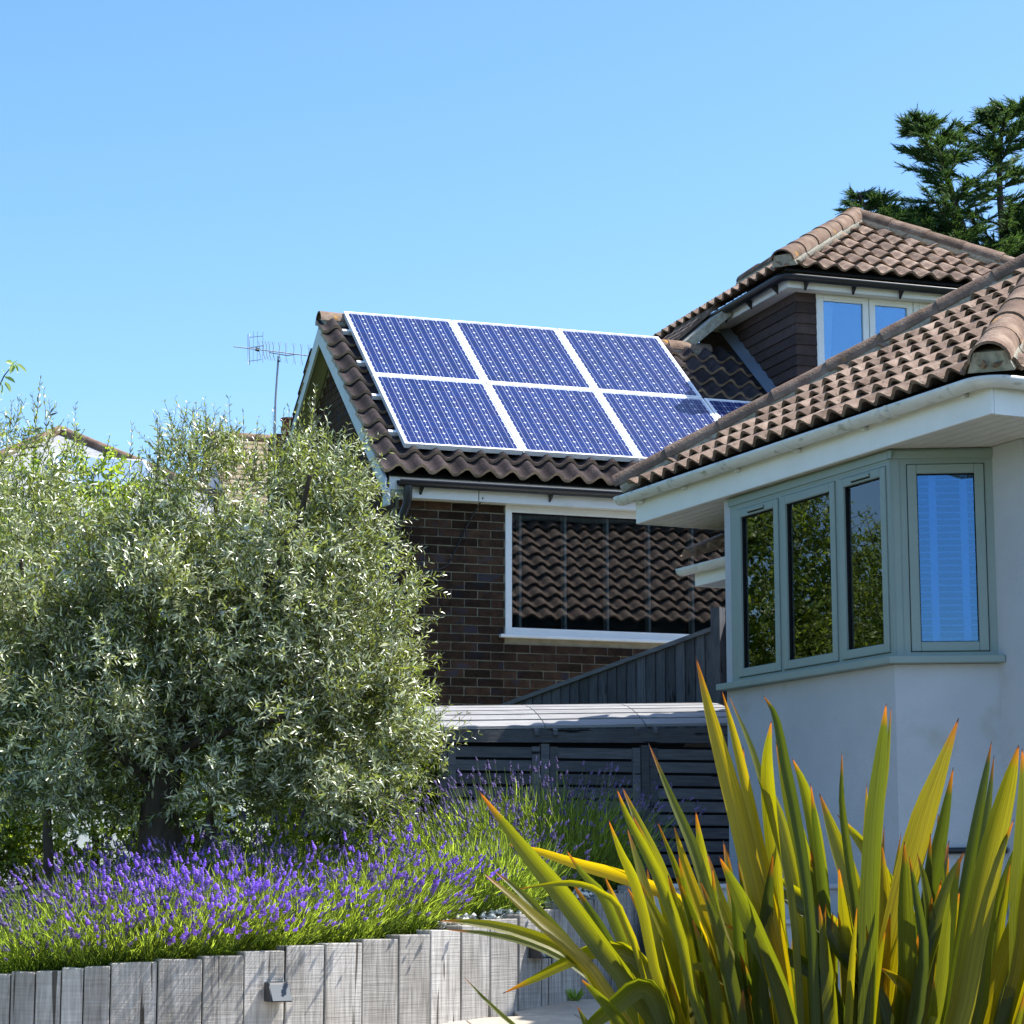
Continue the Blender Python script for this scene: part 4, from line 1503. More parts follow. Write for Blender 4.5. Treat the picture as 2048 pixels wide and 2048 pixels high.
for k in range(3):
    u0, u1 = k * bayw - (.09 if k == 0 else -.004), (k + 1) * bayw - .004
    prof = []
    NS = 7
    for i in range(NS + 1):
        v = -.05 + i * 0.90 / NS
        prof.append((v, 2.752 + 0.225 * (1 - (1 - (v + .05) / .95) ** 2.1)))
    for nb2, uu in enumerate((u0 + .05, u1 - .08)):
        b = MB()
        b.prism([fbn(uu, v, z - .014 + tilt(uu)) for v, z in prof] + [fbn(uu, v, z - .05 + tilt(uu)) for v, z in prof[::-1]], (fbn(1, 0, 0) - fbn(0, 0, 0)) * .03)
        if nb2 == 0:
            lid = b.build('lid', MT['slat'], bins)
        else:
            b.build('batten', MT['slat'], lid)
    for i in range(NS):
        (va, za), (vb, zb2) = prof[i], prof[i + 1]
        g2 = 0.24
        va2, za2 = va + (vb - va) * g2, za + (zb2 - za) * g2
        b = MB()
        b.hexa([fbn(u0, va2, za2 - .013 + tilt(u0)), fbn(u1, va2, za2 - .013 + tilt(u1)), fbn(u1, vb, zb2 - .013 + tilt(u1)), fbn(u0, vb, zb2 - .013 + tilt(u0)),
                fbn(u0, va2, za2 + .006 + tilt(u0)), fbn(u1, va2, za2 + .006 + tilt(u1)), fbn(u1, vb, zb2 + .006 + tilt(u1)), fbn(u0, vb, zb2 + .006 + tilt(u0))])
        b.build('slat', MT['lid'], lid)

# ================================================================== FAR HOUSES, AERIAL, CHIMNEY
sh_e = at(-165, 985, 30.0)
a_s = R(24)
fS = frame(sh_e, (math.cos(a_s), math.sin(a_s), 0), (-math.sin(a_s), math.cos(a_s), 0))
sh_t = thing('slate_house', 'distant house with grey slate hipped roof and large roof glazing, behind the olive tree', 'house', fS(2.4, 2.4, -5.6))
SL = 4.75
sk = R(31)
hs = SL / 2 * math.tan(sk)
b = MB()
cs_ = [fS(0, 0, 0), fS(SL, 0, 0), fS(SL, SL, 0), fS(0, SL, 0)]
sap = fS(SL / 2, SL / 2, hs)
b.add(cs_ + [sap], [(0, 1, 4), (1, 2, 4), (2, 3, 4), (3, 0, 4)])
b.build('roof', MT['slate'], sh_t)
b = MB(); b.box(fS, .25, SL - .25, .25, SL - .25, -5.8, -.12); b.build('wall', MT['whitewall'], sh_t)
b = MB(); b.box(fS, -.02, SL + .02, -.02, .02, -.2, -.002); b.box(fS, SL - .02, SL + .02, .0205, SL, -.2, -.002); b.build('fascia', MT['upvc'], sh_t)
for k, c in enumerate(cs_[:2] + cs_[2:3]):
    MB().tube([c + Z * .02, sap + Z * .03], 0.075, 8).build('hip_ridge', MT['hip'], sh_t)
ssl = (fS(SL / 2, SL / 2, hs) - fS(SL / 2, 0, 0)).normalized()
sux = (cs_[1] - cs_[0]).normalized()
snn = sux.cross(ssl)
fg_ = lambda u, s, n: fS(0, 0, 0) + sux * u + ssl * s + snn * n
b = MB(); b.hexa([fg_(2.0, .35, .05), fg_(3.35, .35, .05), fg_(3.35, 1.45, .05), fg_(2.0, 1.45, .05), fg_(2.0, .35, .16), fg_(3.35, .35, .16), fg_(3.35, 1.45, .16), fg_(2.0, 1.45, .16)])
rl = b.build('roof_light', MT['barge'], sh_t)
b = MB(); b.hexa([fg_(2.06, .41, .161), fg_(3.29, .41, .161), fg_(3.29, 1.39, .161), fg_(2.06, 1.39, .161), fg_(2.06, .41, .168), fg_(3.29, .41, .168), fg_(3.29, 1.39, .168), fg_(2.06, 1.39, .168)])
gm = surf('sky_glazing', [(0.3, (0.20, 0.28, 0.45)), (0.7, (0.24, 0.33, 0.50))], scale=2, rough=0.06, spec=0.9, coat=1.0)
b.build('pane', gm, rl)

c0 = at(417, 876, 33.0)
fC = frame(c0, (math.cos(R(20)), math.sin(R(20)), 0), (-math.sin(R(20)), math.cos(R(20)), 0))
ct = thing('tiled_cottage', 'small distant gabled roof of brown tiles beside the aerial mast', 'house', c0 - Z * 5)
b = MB()
rp_ = math.tan(R(40))
b.add([fC(0, 0, 0), fC(3.4, 0, 0), fC(3.4, -1.6, -1.6 * rp_), fC(0, -1.6, -1.6 * rp_), fC(3.4, 1.6, -1.6 * rp_), fC(0, 1.6, -1.6 * rp_)], [(0, 3, 2, 1), (0, 1, 4, 5)])
b.build('roof', MT['plaintile'], ct)
for k in range(13):
    s0 = k * 0.115
    b = MB()
    b.hexa([fC(-.03, -s0 - .13, -(s0 + .13) * rp_ + .01), fC(3.4, -s0 - .13, -(s0 + .13) * rp_ + .01), fC(3.4, -s0, -s0 * rp_ + .01), fC(-.03, -s0, -s0 * rp_ + .01),
            fC(-.03, -s0 - .13, -(s0 + .13) * rp_ + .045), fC(3.4, -s0 - .13, -(s0 + .13) * rp_ + .045), fC(3.4, -s0, -s0 * rp_ + .02), fC(-.03, -s0, -s0 * rp_ + .02)])
    b.build('tile_course', MT['plaintile'], ct)
b = MB(); b.prism([fC(.1, -1.35, -1.5), fC(.1, 0, -.18), fC(.1, 1.35, -1.5), fC(.1, 1.35, -5), fC(.1, -1.35, -5)], fC(3.2, 0, 0) - fC(.1, 0, 0)); b.build('wall', MT['whitewall'], ct)
MB().tube([fC(-.04, 0, .04), fC(3.4, 0, .04)], .07, 8).build('ridge', MT['hip'], ct)

# chimney with red pot behind the gable
cc = at(579, 848, 26.0)
ch = thing('chimney', 'brick chimney with dark red pot, just showing behind the gable', 'chimney', cc - Z * 4.5)
fK = frame(cc, BU, BV)
b = MB(); b.box(fK, -.2, .35, -.2, .2, -4.5, -.16); b.build('stack', MT['brick'], ch)
zz_ = [-.16, -.10, -.09, -.04, -.03, .03, .04, .06]
rr_ = [.085, .085, .10, .10, .085, .09, .108, .108]
b = MB()
nseg = 12
rings = [[fK(r * math.cos(2 * math.pi * i / nseg), r * math.sin(2 * math.pi * i / nseg), z) for i in range(nseg)] for z, r in zip(zz_, rr_)]
b.add([p for q in rings for p in q], [(k * nseg + i, k * nseg + (i + 1) % nseg, (k + 1) * nseg + (i + 1) % nseg, (k + 1) * nseg + i) for k in range(len(zz_) - 1) for i in range(nseg)] + [tuple(range((len(zz_) - 1) * nseg, len(zz_) * nseg))])
b.build('pot', MT['pot'], ch)

# television aerial on its mast
Ya = 24.0
A = lambda x, y, d=0: at(x, y, Ya + d)
an = thing('television_aerial', 'television aerial on a tall thin mast left of the gable', 'aerial', A(549, 860) - Z * 2)
MB().tube([A(549, 860) - Z * 2, A(551, 800), A(557, 712)], 0.0115, 8).build('mast', MT['steel'], an)
MB().tube([A(557, 723.5), A(557.3, 721)], 0.016, 8).build('clamp', MT['black'], an)
bo0, bo1 = A(467, 693, -.1), A(622, 712, .15)
MB().tube([bo0, bo1], 0.006, 6).build('boom', MT['steel'], an)
MB().tube([A(538, 705), A(575, 711), A(592, 708.5)], 0.006, 6).build('boom_stay', MT['steel'], an)
MB().tube([A(511, 698), A(519, 700)], 0.02, 8).build('dipole_box', MT['black'], an)
for k, x in enumerate((518, 526, 532, 538, 546, 558, 571, 587, 602, 617)):
    yb = 693 + (x - 467) * 19 / 155
    dd = (x - 545) * .0016
    L = 17 + k * .6
    for s in (-1, 1):
        b = MB()
        b.tube([A(x, yb, dd), A(x + 1.2, yb + s * L * .42, dd)], 0.0032, 5)
        b.tube([A(x + 1.2, yb + s * L * .42, dd), A(x + 4, yb + s * L, dd + .03)], 0.0024, 5)
        b.tube([A(x + 1.2, yb + s * L * .42, dd), A(x - 1.5, yb + s * L, dd - .03)], 0.0024, 5)
        b.build('director', MT['steel'], an)
b = MB()
for x, d in ((496, -.2), (499, .2)):
    b.tube([A(x, 668, d), A(x, 694, d * .4), A(x, 730, d)], 0.0035, 5)
for dx, d in ((10, -.1), (18, .05), (29, .2)):
    b.tube([A(497 + dx, 663, d), A(497 + dx - .6, 725, d)], 0.0026, 5)
b.tube([A(499, 674.5), A(526, 672)], 0.0035, 5)
b.tube([A(497, 722.5), A(523, 719)], 0.0035, 5)
b.tube([A(497, 696), A(528, 691)], 0.0045, 5)
b.build('reflector', MT['steel'], an)

# ================================================================== FOLIAGE TOOLS
def unit(a):
    return a / np.maximum(np.linalg.norm(a, axis=-1, keepdims=True), 1e-9)


def leaf_quads(P, D, Nn, L, Wd, fold=0.25, droop=0.15):
    """kite-shaped leaves folded along the midrib: 6 verts, 2 quads + taper"""
    S = unit(np.cross(D, Nn))
    Nn = np.cross(S, D)
    L = L[:, None]
    Wd = Wd[:, None]
    m1 = P + D * L * 0.35
    m2 = P + D * L * 0.72 - Nn * L * droop * .35
    tip = P + D * L - Nn * L * droop
    return np.stack([P, m1 + S * Wd + Nn * Wd * fold, m2 + S * Wd * .75 + Nn * Wd * fold, tip, m2 - S * Wd * .75 + Nn * Wd * fold, m1 - S * Wd + Nn * Wd * fold, m1 - Nn * L * .02, m2 - Nn * L * .02], axis=1)


LEAF_F = [(0, 6, 1, 1), (6, 7, 2, 1), (7, 3, 2, 2), (0, 5, 6, 6), (5, 4, 7, 6), (4, 3, 7, 7)]
LEAF_T = [(0, 6, 1), (6, 7, 2), (6, 2, 1), (7, 3, 2), (0, 5, 6), (5, 4, 7), (5, 7, 6), (4, 3, 7)]


def shoots(starts, dirs, lens, per, leafL, leafW, spread=0.75, up=0.25, wobble=0.25):
    """leaves in opposite pairs along short shoots -> P, D, N, L, W arrays and shoot polylines"""
    n = len(starts)
    P, D, N_, Ls, Ws = [], [], [], [], []
    lines = []
    bend = rng.normal(0, wobble, (n, 3))
    bend[:, 2] += up
    k = np.linspace(0.12, 1.0, per)
    for t in k:
        pos = starts + dirs * (lens * t)[:, None] + bend * (lens * t * t * .5)[:, None]
        dr = unit(dirs + bend * t)
        ref = unit(np.cross(dr, rng.normal(0, 1, (n, 3))))
        for sgn in (-1, 1):
            d2 = unit(dr * (1.0 - spread * .35) + ref * sgn * spread + rng.normal(0, .12, (n, 3)))
            P.append(pos)
            D.append(d2)
            nn = unit(np.cross(d2, np.cross(dr, d2)) * 1.0 + rng.normal(0, .5, (n, 3)) + np.array([0, 0, .35]))
            N_.append(nn)
            sc_ = (1.0 - .45 * t) * rng.uniform(.75, 1.2, n)
            Ls.append(leafL * sc_)
            Ws.append(leafW * sc_ * rng.uniform(.85, 1.15, n))
    end = starts + dirs * lens[:, None] + bend * (lens * .5)[:, None]
    return np.concatenate(P), np.concatenate(D), np.concatenate(N_), np.concatenate(Ls), np.concatenate(Ws), (starts, end)


def stalks(A, B, w):
    """thin three-sided stems from A to B"""
    d = unit(B - A)
    r = unit(np.cross(d, rng.normal(0, 1, d.shape)))
    q = np.cross(d, r)
    v = []
    for an in (0, 2.094, 4.189):
        o = r * math.cos(an) + q * math.sin(an)
        v.append(A + o * w)
        v.append(B + o * w * .6)
    return np.stack(v, axis=1)


STALK_F = [(0, 2, 3, 1), (2, 4, 5, 3), (4, 0, 1, 5)]


def ellip_points(n, c, r, lo=0.55):
    d = unit(rng.normal(0, 1, (n, 3)))
    rad = rng.uniform(lo ** 3, 1, n) ** (1 / 3)
    return np.array(c) + d * rad[:, None] * np.array(r), d


# ================================================================== OLIVE TREE
YO = 13.3
tb = at(322, 1760, YO)
olive = thing('olive_tree', 'silver-leaved olive tree rising out of the lavender at the left', 'tree', (tb.x, tb.y, bed_z(tb.x, tb.y) - .05))
tz = bed_z(tb.x, tb.y) - .1
trunk = MB()
px_ = [(330, 1800, 0), (322, 1700, .02), (318, 1640, .0), (322, 1580, .03), (335, 1500, .05), (350, 1430, .08)]
tp = [Vector((tb.x, tb.y, tz))] + [at(x, y, YO + d) for x, y, d in px_]
trunk.tube(tp, [.20, .17, .135, .115, .105, .095, .08], 12)
limbs = [[(322, 1590), (250, 1520), (160, 1420), (80, 1280), (40, 1120)], [(335, 1500), (330, 1380), (300, 1230), (290, 1080)], [(350, 1440), (430, 1330), (520, 1190), (600, 1040), (620, 950)],
         [(340, 1480), (460, 1430), (600, 1380), (720, 1330), (800, 1260)], [(330, 1520), (400, 1480), (500, 1450), (610, 1420)], [(350, 1430), (400, 1280), (440, 1120), (430, 990)]]
for k, lm in enumerate(limbs):
    dd = [-.35, .3, -.3, .25, -.45, .4][k]
    p = [at(x, y, YO + .03 + dd * i / (len(lm) - 1)) for i, (x, y) in enumerate(lm)]
    trunk.tube(p, [ .026 * (1 - .8 * i / (len(lm) - 1)) + .008 for i in range(len(lm))], 8)
trunk.build('trunk', MT['bark'], olive, fix=True)
lobes = [((20, 1190), (190, 310), .9), ((-60, 1300), (260, 330), .8), ((300, 1290), (270, 240), 1.2), ((545, 1160), (200, 250), 1.1), ((640, 1060), (90, 175), .35), ((665, 1330), (165, 240), .9), ((740, 1460), (105, 130), .4),
         ((620, 1490), (220, 140), .6), ((330, 1480), (330, 150), .8), ((70, 1500), (250, 120), .7), ((440, 1010), (150, 110), .45), ((20, 950), (90, 110), .15)]
SO, DO = [], []
ppm = FPX / YO
for (cx_, cy_), (rx, ry), wgt in lobes:
    c = at(cx_, cy_, YO)
    n = int(860 * wgt)
    ncl = max(6, int(n / 16))
    pc, dc = ellip_points(ncl, c, (rx / ppm, min(.95, rx / ppm * 1.3), ry / ppm), .5)
    pick = rng.integers(0, ncl, n)
    p = pc[pick] + rng.normal(0, .065, (n, 3))
    d = dc[pick]
    SO.append(p)
    DO.append(unit(d * .8 + rng.normal(0, .55, (n, 3)) + np.array([0, 0, .35])))
for (cx_, cy_), (rx, ry), n in [((120, 1330), (330, 220), 900), ((420, 1330), (330, 230), 1000), ((300, 1180), (260, 170), 450), ((560, 1400), (230, 170), 450)]:
    p, d = ellip_points(n, at(cx_, cy_, YO + .1), (rx / ppm, .55, ry / ppm), .05)
    SO.append(p)
    DO.append(unit(d * .3 + rng.normal(0, .7, (n, 3)) + np.array([0, 0, .3])))
SO, DO = np.concatenate(SO), np.concatenate(DO)
lens = rng.uniform(.10, .26, len(SO))
P, D, N_, Ls, Ws, ln = shoots(SO, DO, lens, 7, .062, .0068)
# long upright wands along the top
tops = []
for x, y in [(20, 870), (60, 850), (100, 880), (120, 930), (140, 900), (330, 930), (355, 900), (380, 930), (400, 910), (420, 930), (450, 930), (480, 920), (500, 930), (540, 930), (560, 920), (590, 900), (625, 880), (640, 905), (680, 950), (300, 940), (310, 960), (270, 960), (715, 985), (470, 945), (395, 940)]:
    for q in range(2):
        tops.append(at(x + random.uniform(-14, 14), y + random.uniform(0, 30), YO + random.uniform(-.5, .5)))
tops = np.array(tops)
td = unit(np.array([[random.uniform(-.18, .18), random.uniform(-.2, .2), 1] for _ in tops]))
tl = rng.uniform(.16, .36, len(tops))
P2, D2, N2_, L2, W2, ln2 = shoots(tops, td, tl, 9, .052, .0058, spread=.5, up=.1, wobble=.12)
# droopy side sprigs on the right flank
sp = []
for x, y in [(735, 1000), (770, 1060), (800, 1090), (820, 1150), (845, 1180), (850, 1250), (860, 1320), (865, 1400), (868, 1460), (850, 1540), (820, 1590), (700, 960), (660, 930), (600, 870), (840, 1230), (835, 1370)]:
    for q in range(5):
        sp.append(at(x - (25 if y < 1200 else 62) + random.uniform(-20, 20), y + random.uniform(-30, 30), YO + random.uniform(-.4, .4)))
sp = np.array(sp)
sd_ = unit(np.array([[1, random.uniform(-.5, .5), random.uniform(-.3, .5)] for _ in sp]))
P3, D3, N3_, L3, W3, ln3 = shoots(sp, sd_, rng.uniform(.10, .24, len(sp)), 7, .062, .0068, up=-.1)
P, D, N_ = np.concatenate([P, P2, P3]), np.concatenate([D, D2, D3]), np.concatenate([N_, N2_, N3_])
Ls, Ws = np.concatenate([Ls, L2, L3]), np.concatenate([Ws, W2, W3])
quads_obj('crown', leaf_quads(P, D, N_, Ls, Ws), 8, LEAF_T, MT['olive'], olive, colr=rng.random(len(P)))
quads_obj('twigs', np.concatenate([stalks(a, b_, .0022) for a, b_ in (ln, ln2, ln3)]), 6, STALK_F, MT['twig'], olive, kind='stuff')

# ================================================================== BROAD-LEAVED TREES AT THE LEFT (seen in the bay glass and at the picture's edge)
def leafy(name, lab, cat, base, lobes_, nsh, leafL, leafW, mat, trunk_r=.09, group=None, per=6, slen=(.2, .45)):
    t = thing(name, lab, cat, base, group)
    m_ = MB()
    b0 = Vector(base)
    S_, D_ = [], []
    for (c, r, w) in lobes_:
        c = Vector(c)
        m_.tube([b0, b0.lerp(c, .45) + Vector((random.uniform(-.1, .1), random.uniform(-.1, .1), .1)), c], [trunk_r, trunk_r * .6, trunk_r * .2], 8)
        n = int(nsh * w)
        p, d = ellip_points(n, c, r, .55)
        S_.append(p)
        D_.append(unit(d + rng.normal(0, .5, (n, 3)) + np.array([0, 0, .25])))
    m_.build('trunk', MT['bark'], t)
    S_, D_ = np.concatenate(S_), np.concatenate(D_)
    P, D, N_, Ls, Ws, ln = shoots(S_, D_, rng.uniform(slen[0], slen[1], len(S_)), per, leafL, leafW, spread=.9, up=.05)
    quads_obj('crown', leaf_quads(P, D, N_, Ls, Ws, fold=.2, droop=.25), 8, LEAF_T, mat, t, colr=rng.random(len(P)))
    quads_obj('twigs', stalks(ln[0], ln[1], .004), 6, STALK_F, MT['twig'], t, kind='stuff')
    return t


leafy('broadleaf_tree', 'tall broad-leaved tree whose leafy twig pokes in at the left edge', 'tree', (-5.9, 20.2, 1.3),
      [((-5.9, 20.4, 4.3), (1.15, 1.7, 1.9), 1.0), ((-6.0, 22.0, 3.6), (1.0, 1.3, 2.0), .8), ((-6.1, 19.0, 3.0), (.9, 1.2, 1.6), .6), ((-5.6, 20.6, 5.6), (.7, .9, .7), .35)],
      2600, .09, .024, MT['shrub'], trunk_r=.06)
tw = thing('leafy_twig', 'bright green leafy twig against the sky at the left edge', 'twig', at(-40, 800, 17.0))
a0, a1, a2, a3 = at(-60, 840, 17), at(-5, 780, 17), at(8, 752, 16.95), at(27, 728, 16.95)
MB().tube([a0, a1, a2, a3], [.009, .006, .005, .003], 6).build('stem', MT['twig'], tw)
lf = [((27, 728), (22, 742), .022), ((27, 726), (15, 723), .02), ((29, 727), (36, 740), .014), ((30, 725), (50, 738), .018), ((8, 752), (26, 760), .021), ((9, 762), (20, 778), .019), ((2, 762), (6, 782), .016), ((7, 745), (7, 738), .016), ((-5, 785), (-12, 800), .016), ((20, 735), (30, 722), .014)]
P = np.array([at(a[0], a[1], 16.95) for a, c, w in lf])
T_ = np.array([at(c[0], c[1], 16.9) for a, c, w in lf])
quads_obj('leaves', leaf_quads(P, unit(T_ - P), unit(rng.normal(0, .3, P.shape) + np.array([0.5, -.7, .5])), np.linalg.norm(T_ - P, axis=1) * 1.25, np.array([w for _, _, w in lf]), fold=.15), 8, LEAF_T, MT['shrub'], tw, colr=np.full(len(lf), .95))
for k, (x, y, yy, rx, ry, lab) in enumerate([(120, 1180, 16.2, 1.0, 1.0, 'rounded green garden shrub behind the olive tree, left of its trunk'), (420, 1420, 16.4, .9, .55, 'low green garden shrub behind the olive trunk'), (690, 1500, 16.0, .55, .4, 'small green garden shrub behind the olive, nearest the bin store')]):
    c = at(x, y, yy)
    leafy('garden_shrub', lab, 'shrub', (c.x, c.y, bed_z(c.x, c.y) - .05), [((c.x, c.y, c.z), (rx, .6, ry), 1.0)], 1300, .06, .014, MT['shrub'], trunk_r=.04, group='shrubs behind the olive', slen=(.12, .25))

leafy('garden_hedge', 'dense dark hedge behind the olive tree and its lavender', 'hedge', (-3.2, 18.0, 1.5),
      [((-4.6, 17.6, 2.3), (1.0, .5, .75), 1), ((-3.2, 17.8, 2.3), (1.0, .5, .8), 1), ((-2.0, 18.0, 2.25), (.9, .5, .7), .9), ((-1.2, 17.3, 2.1), (.6, .45, .5), .6)], 1500, .055, .015, MT['shrub'], trunk_r=.05, slen=(.12, .28))

# ================================================================== CONIFER
YC = 31.0
ct_ = thing('cypress_tree', 'dark green cypress with wispy leaders behind the dormer at the right', 'tree', at(2030, 1250, YC))
C_ = lambda x, y, d=0: np.array(at(x, y, YC + d))
leaders = [[(1960, 700), (1945, 520), (1915, 420), (1890, 340), (1876, 290), (1845, 262), (1815, 254)],
           [(2020, 700), (2010, 520), (2000, 400), (1998, 320), (2004, 260), (2022, 222), (2046, 210)],
           [(1800, 600), (1760, 500), (1740, 440), (1728, 410), (1717, 386)],
           [(1900, 560), (1880, 480), (1840, 440), (1820, 430)],
           [(2080, 700), (2075, 560), (2060, 470), (2055, 440)],
           [(1900, 620), (1850, 520), (1800, 470), (1770, 448)]]
tm = MB()
SP, SD, SLn = [], [], []
for k, ld in enumerate(leaders):
    dz = [0, .5, -.3, .2, .9, -.1][k]
    p = [Vector(C_(x, y, dz)) for x, y in ld]
    tm.tube(p, [.055 * (1 - i / len(p)) + .006 for i in range(len(p))], 6)
    nb_ = [90, 96, 40, 34, 110, 52][k]
    for j in range(nb_):
        t = (j + random.random()) / nb_
        f = t * (len(p) - 1)
        i = min(int(f), len(p) - 2)
        pos = p[i].lerp(p[i + 1], f - i)
        reach = (1 - t) ** .95 * [1.15, 1.15, .7, .7, 1.3, 1.0][k] + .10
        an = random.uniform(0, 2 * math.pi)
        dv = Vector((math.cos(an), math.sin(an) * .8, random.uniform(-.05, .45))).normalized()
        reach *= random.uniform(.55, 1.1)
        e_ = pos + dv * reach + Z * reach * .12
        tm.tube([pos, pos.lerp(e_, .5) - Z * .02, e_], [.012, .008, .003], 4)
        ns = int(18 + reach * 60)
        for q in range(ns):
            tt = random.uniform(.12, 1.05)
            sp_ = pos.lerp(e_, tt)
            SP.append(sp_)
            side = dv.cross(Z) * random.choice((-1, 1))
            SD.append((dv * .8 + side * random.uniform(.1, .9) + Z * random.uniform(-.15, .45)).normalized())
            SLn.append(random.uniform(.10, .24) * (1.15 - .4 * tt))
tm.build('trunk', MT['bark'], ct_)
SP, SD, SLn = np.array(SP), np.array(SD), np.array(SLn)
P, D, N_, Ls, Ws, ln = shoots(SP, SD, SLn, 6, .06, .0042, spread=.42, up=-.05, wobble=.25)
quads_obj('crown', leaf_quads(P, D, N_, Ls, Ws), 8, LEAF_T, MT['conifer'], ct_, colr=rng.random(len(P)))
quads_obj('twigs', stalks(ln[0], ln[1], .008), 6, STALK_F, MT['conifer'], ct_, colr=rng.random(len(SP)), kind='stuff')

# ================================================================== LAVENDER
def lavender(X, Y, Rr, h, nb_, nf, lab, lean=(0, 0), ftone=(.2, 1.0), spike=1.0, ztop=None):
    faded = ftone[1] < .85
    nf = int(nf * (1.35 if faded else .85))
    spike = .95 if faded else 1.1
    z0 = bed_z(X, Y) if ztop is None else ztop
    t = thing('lavender_bush', lab, 'lavender', (X, Y, z0), 'lavender bushes in the raised bed')
    base = np.array([X, Y, z0])
    lean = np.array([lean[0], lean[1], 0])

    def fan(n, spread):
        a = rng.uniform(0, 2 * np.pi, n)
        r = np.sqrt(rng.random(n))
        root = base + np.stack([np.cos(a) * r * Rr * .55, np.sin(a) * r * Rr * .55, np.zeros(n)], 1)
        d = np.stack([np.cos(a) * r * spread, np.sin(a) * r * spread, np.ones(n)], 1) + rng.normal(0, .16, (n, 3)) + lean
        return root, unit(d), r
    root, d, r = fan(nb_, Rr / h * .9)
    L = h * rng.uniform(.4, 1.08, nb_) * (1 - .18 * r)
    st_ = root + d * (L * rng.uniform(.05, .85, nb_))[:, None]
    ll = L * rng.uniform(.13, .30, nb_)
    quads_obj('foliage', leaf_quads(st_, unit(d + rng.normal(0, .22, d.shape)), unit(rng.normal(0, 1, d.shape)), ll, np.full(nb_, .0022), fold=.1), 8, LEAF_T, MT['lavleaf'], t, colr=rng.random(nb_))
    root, d, r = fan(nf, Rr / h * 1.05)
    L = h * (.55 + .75 * rng.random(nf) ** 1.1) * (1 - .12 * r)
    tip = root + d * L[:, None] + lean * (L * .25)[:, None]
    quads_obj('stems', stalks(root, tip, .0018), 6, STALK_F, MT['lavstem'], t, colr=rng.random(nf), kind='stuff')
    fl_ = []
    tn = []
    for i in range(nf):
        s_ = spike * rng.uniform(.75, 1.3)
        ax = unit(d[i] + lean * .5)
        e1 = unit(np.cross(ax, np.array([.3, .9, .2])))
        e2 = np.cross(ax, e1)
        nw = rng.integers(3, 6)
        tone = rng.uniform(*ftone)
        for k in range(nw):
            c = tip[i] + ax * (.0085 * s_ * k) + e1 * rng.normal(0, .0015) + e2 * rng.normal(0, .0015)
            rr = .0098 * s_ * (1 - .13 * k) * rng.uniform(.8, 1.2)
            if k == nw - 1:
                rr *= .75
            an = rng.uniform(0, 1.5)
            ca_, sa2 = math.cos(an) * rr, math.sin(an) * rr
            fl_.append([c + e1 * ca_ + e2 * sa2, c - e1 * sa2 + e2 * ca_, c - e1 * ca_ - e2 * sa2, c + e1 * sa2 - e2 * ca_, c + ax * rr * .95, c - ax * rr * .8])
            tn.append(np.clip(tone + rng.normal(0, .15), 0, 1))
    quads_obj('flowers', np.array(fl_), 6, [(0, 1, 4), (1, 2, 4), (2, 3, 4), (3, 0, 4), (1, 0, 5), (2, 1, 5), (3, 2, 5), (0, 3, 5)], MT['lavfaded'] if faded else MT['lavflower'], t, colr=tn, kind='stuff')


def curve_pt(px, back):
    i = max(k for k in range(len(bx) - 1) if bx[k] <= px)
    f = (px - bx[i]) / (bx[i + 1] - bx[i])
    P, Q = SLP[i], SLP[i + 1]
    T = (Q - P).normalized()
    q = P.lerp(Q, f) + Vector((-T.y, T.x)) * back
    return q.x, q.y


LV = [  # px along the wall, distance behind it, radius, height, blades, flowers, lean, tone, label
    (0, .40, .42, .42, 2400, 210, (-.1, -.25), (.1, .6), 'lavender at the left edge, in the front row over the sleepers'),
    (150, .38, .40, .42, 2400, 220, (0, -.28), (.1, .6), 'mostly green lavender of the front row, second from the left edge'),
    (300, .40, .42, .42, 2300, 330, (.05, -.3), (.3, .9), 'lavender of the front row below the olive trunk, violet spikes to its right'),
    (440, .40, .42, .44, 2300, 420, (.12, -.28), (.55, 1.0), 'densest violet lavender, front row left of the wedge lamp'),
    (590, .40, .42, .42, 2300, 380, (.18, -.25), (.55, 1.0), 'lavender with rounded violet heads drooping over the sleepers right of the lamp'),
    (745, .40, .40, .42, 2500, 150, (.12, -.1), (.3, .8), 'bright green lavender mound on the wall between two violet ones'),
    (880, .42, .38, .46, 2300, 330, (.22, -.1), (.45, .95), 'lavender leaning right with violet spikes, above the curve of the wall'),
    (1000, .50, .36, .42, 2400, 70, (.1, -.05), (.2, .7), 'nearly flowerless green lavender beside the white pebbles'),
    (60, 1.05, .45, .45, 1900, 260, (0, -.05), (.25, .8), 'lavender behind the front row at the left edge'),
    (250, 1.05, .45, .45, 1900, 260, (0, -.05), (.3, .9), 'lavender just left of the olive trunk'),
    (480, 1.05, .45, .45, 1900, 330, (.05, -.05), (.45, 1.0), 'violet lavender just right of the olive trunk'),
    (690, 1.15, .45, .50, 2000, 260, (.05, 0), (.15, .6), 'greyish faded lavender under the right of the olive crown'),
    (880, 1.25, .45, .52, 2100, 260, (.05, 0), (.15, .7), 'tall lavender between the olive crown and the flax blades'),
    (700, 2.1, .45, .5, 1700, 220, (.05, 0), (.2, .8), 'back-row lavender at the foot of the bin store, left'),
]
for px, bk_, rr, hh, n1, n2, le, tn_, lab in LV:
    X, Y = curve_pt(px, bk_)
    i_ = max(k for k in range(len(bx) - 1) if bx[k] <= px)
    lavender(X, Y, rr, hh, int(n1 * 3.2), int(n2 * 1.0), lab, le, tn_, ztop=(SLTOP[i_] - .05) if bk_ < .6 else None)

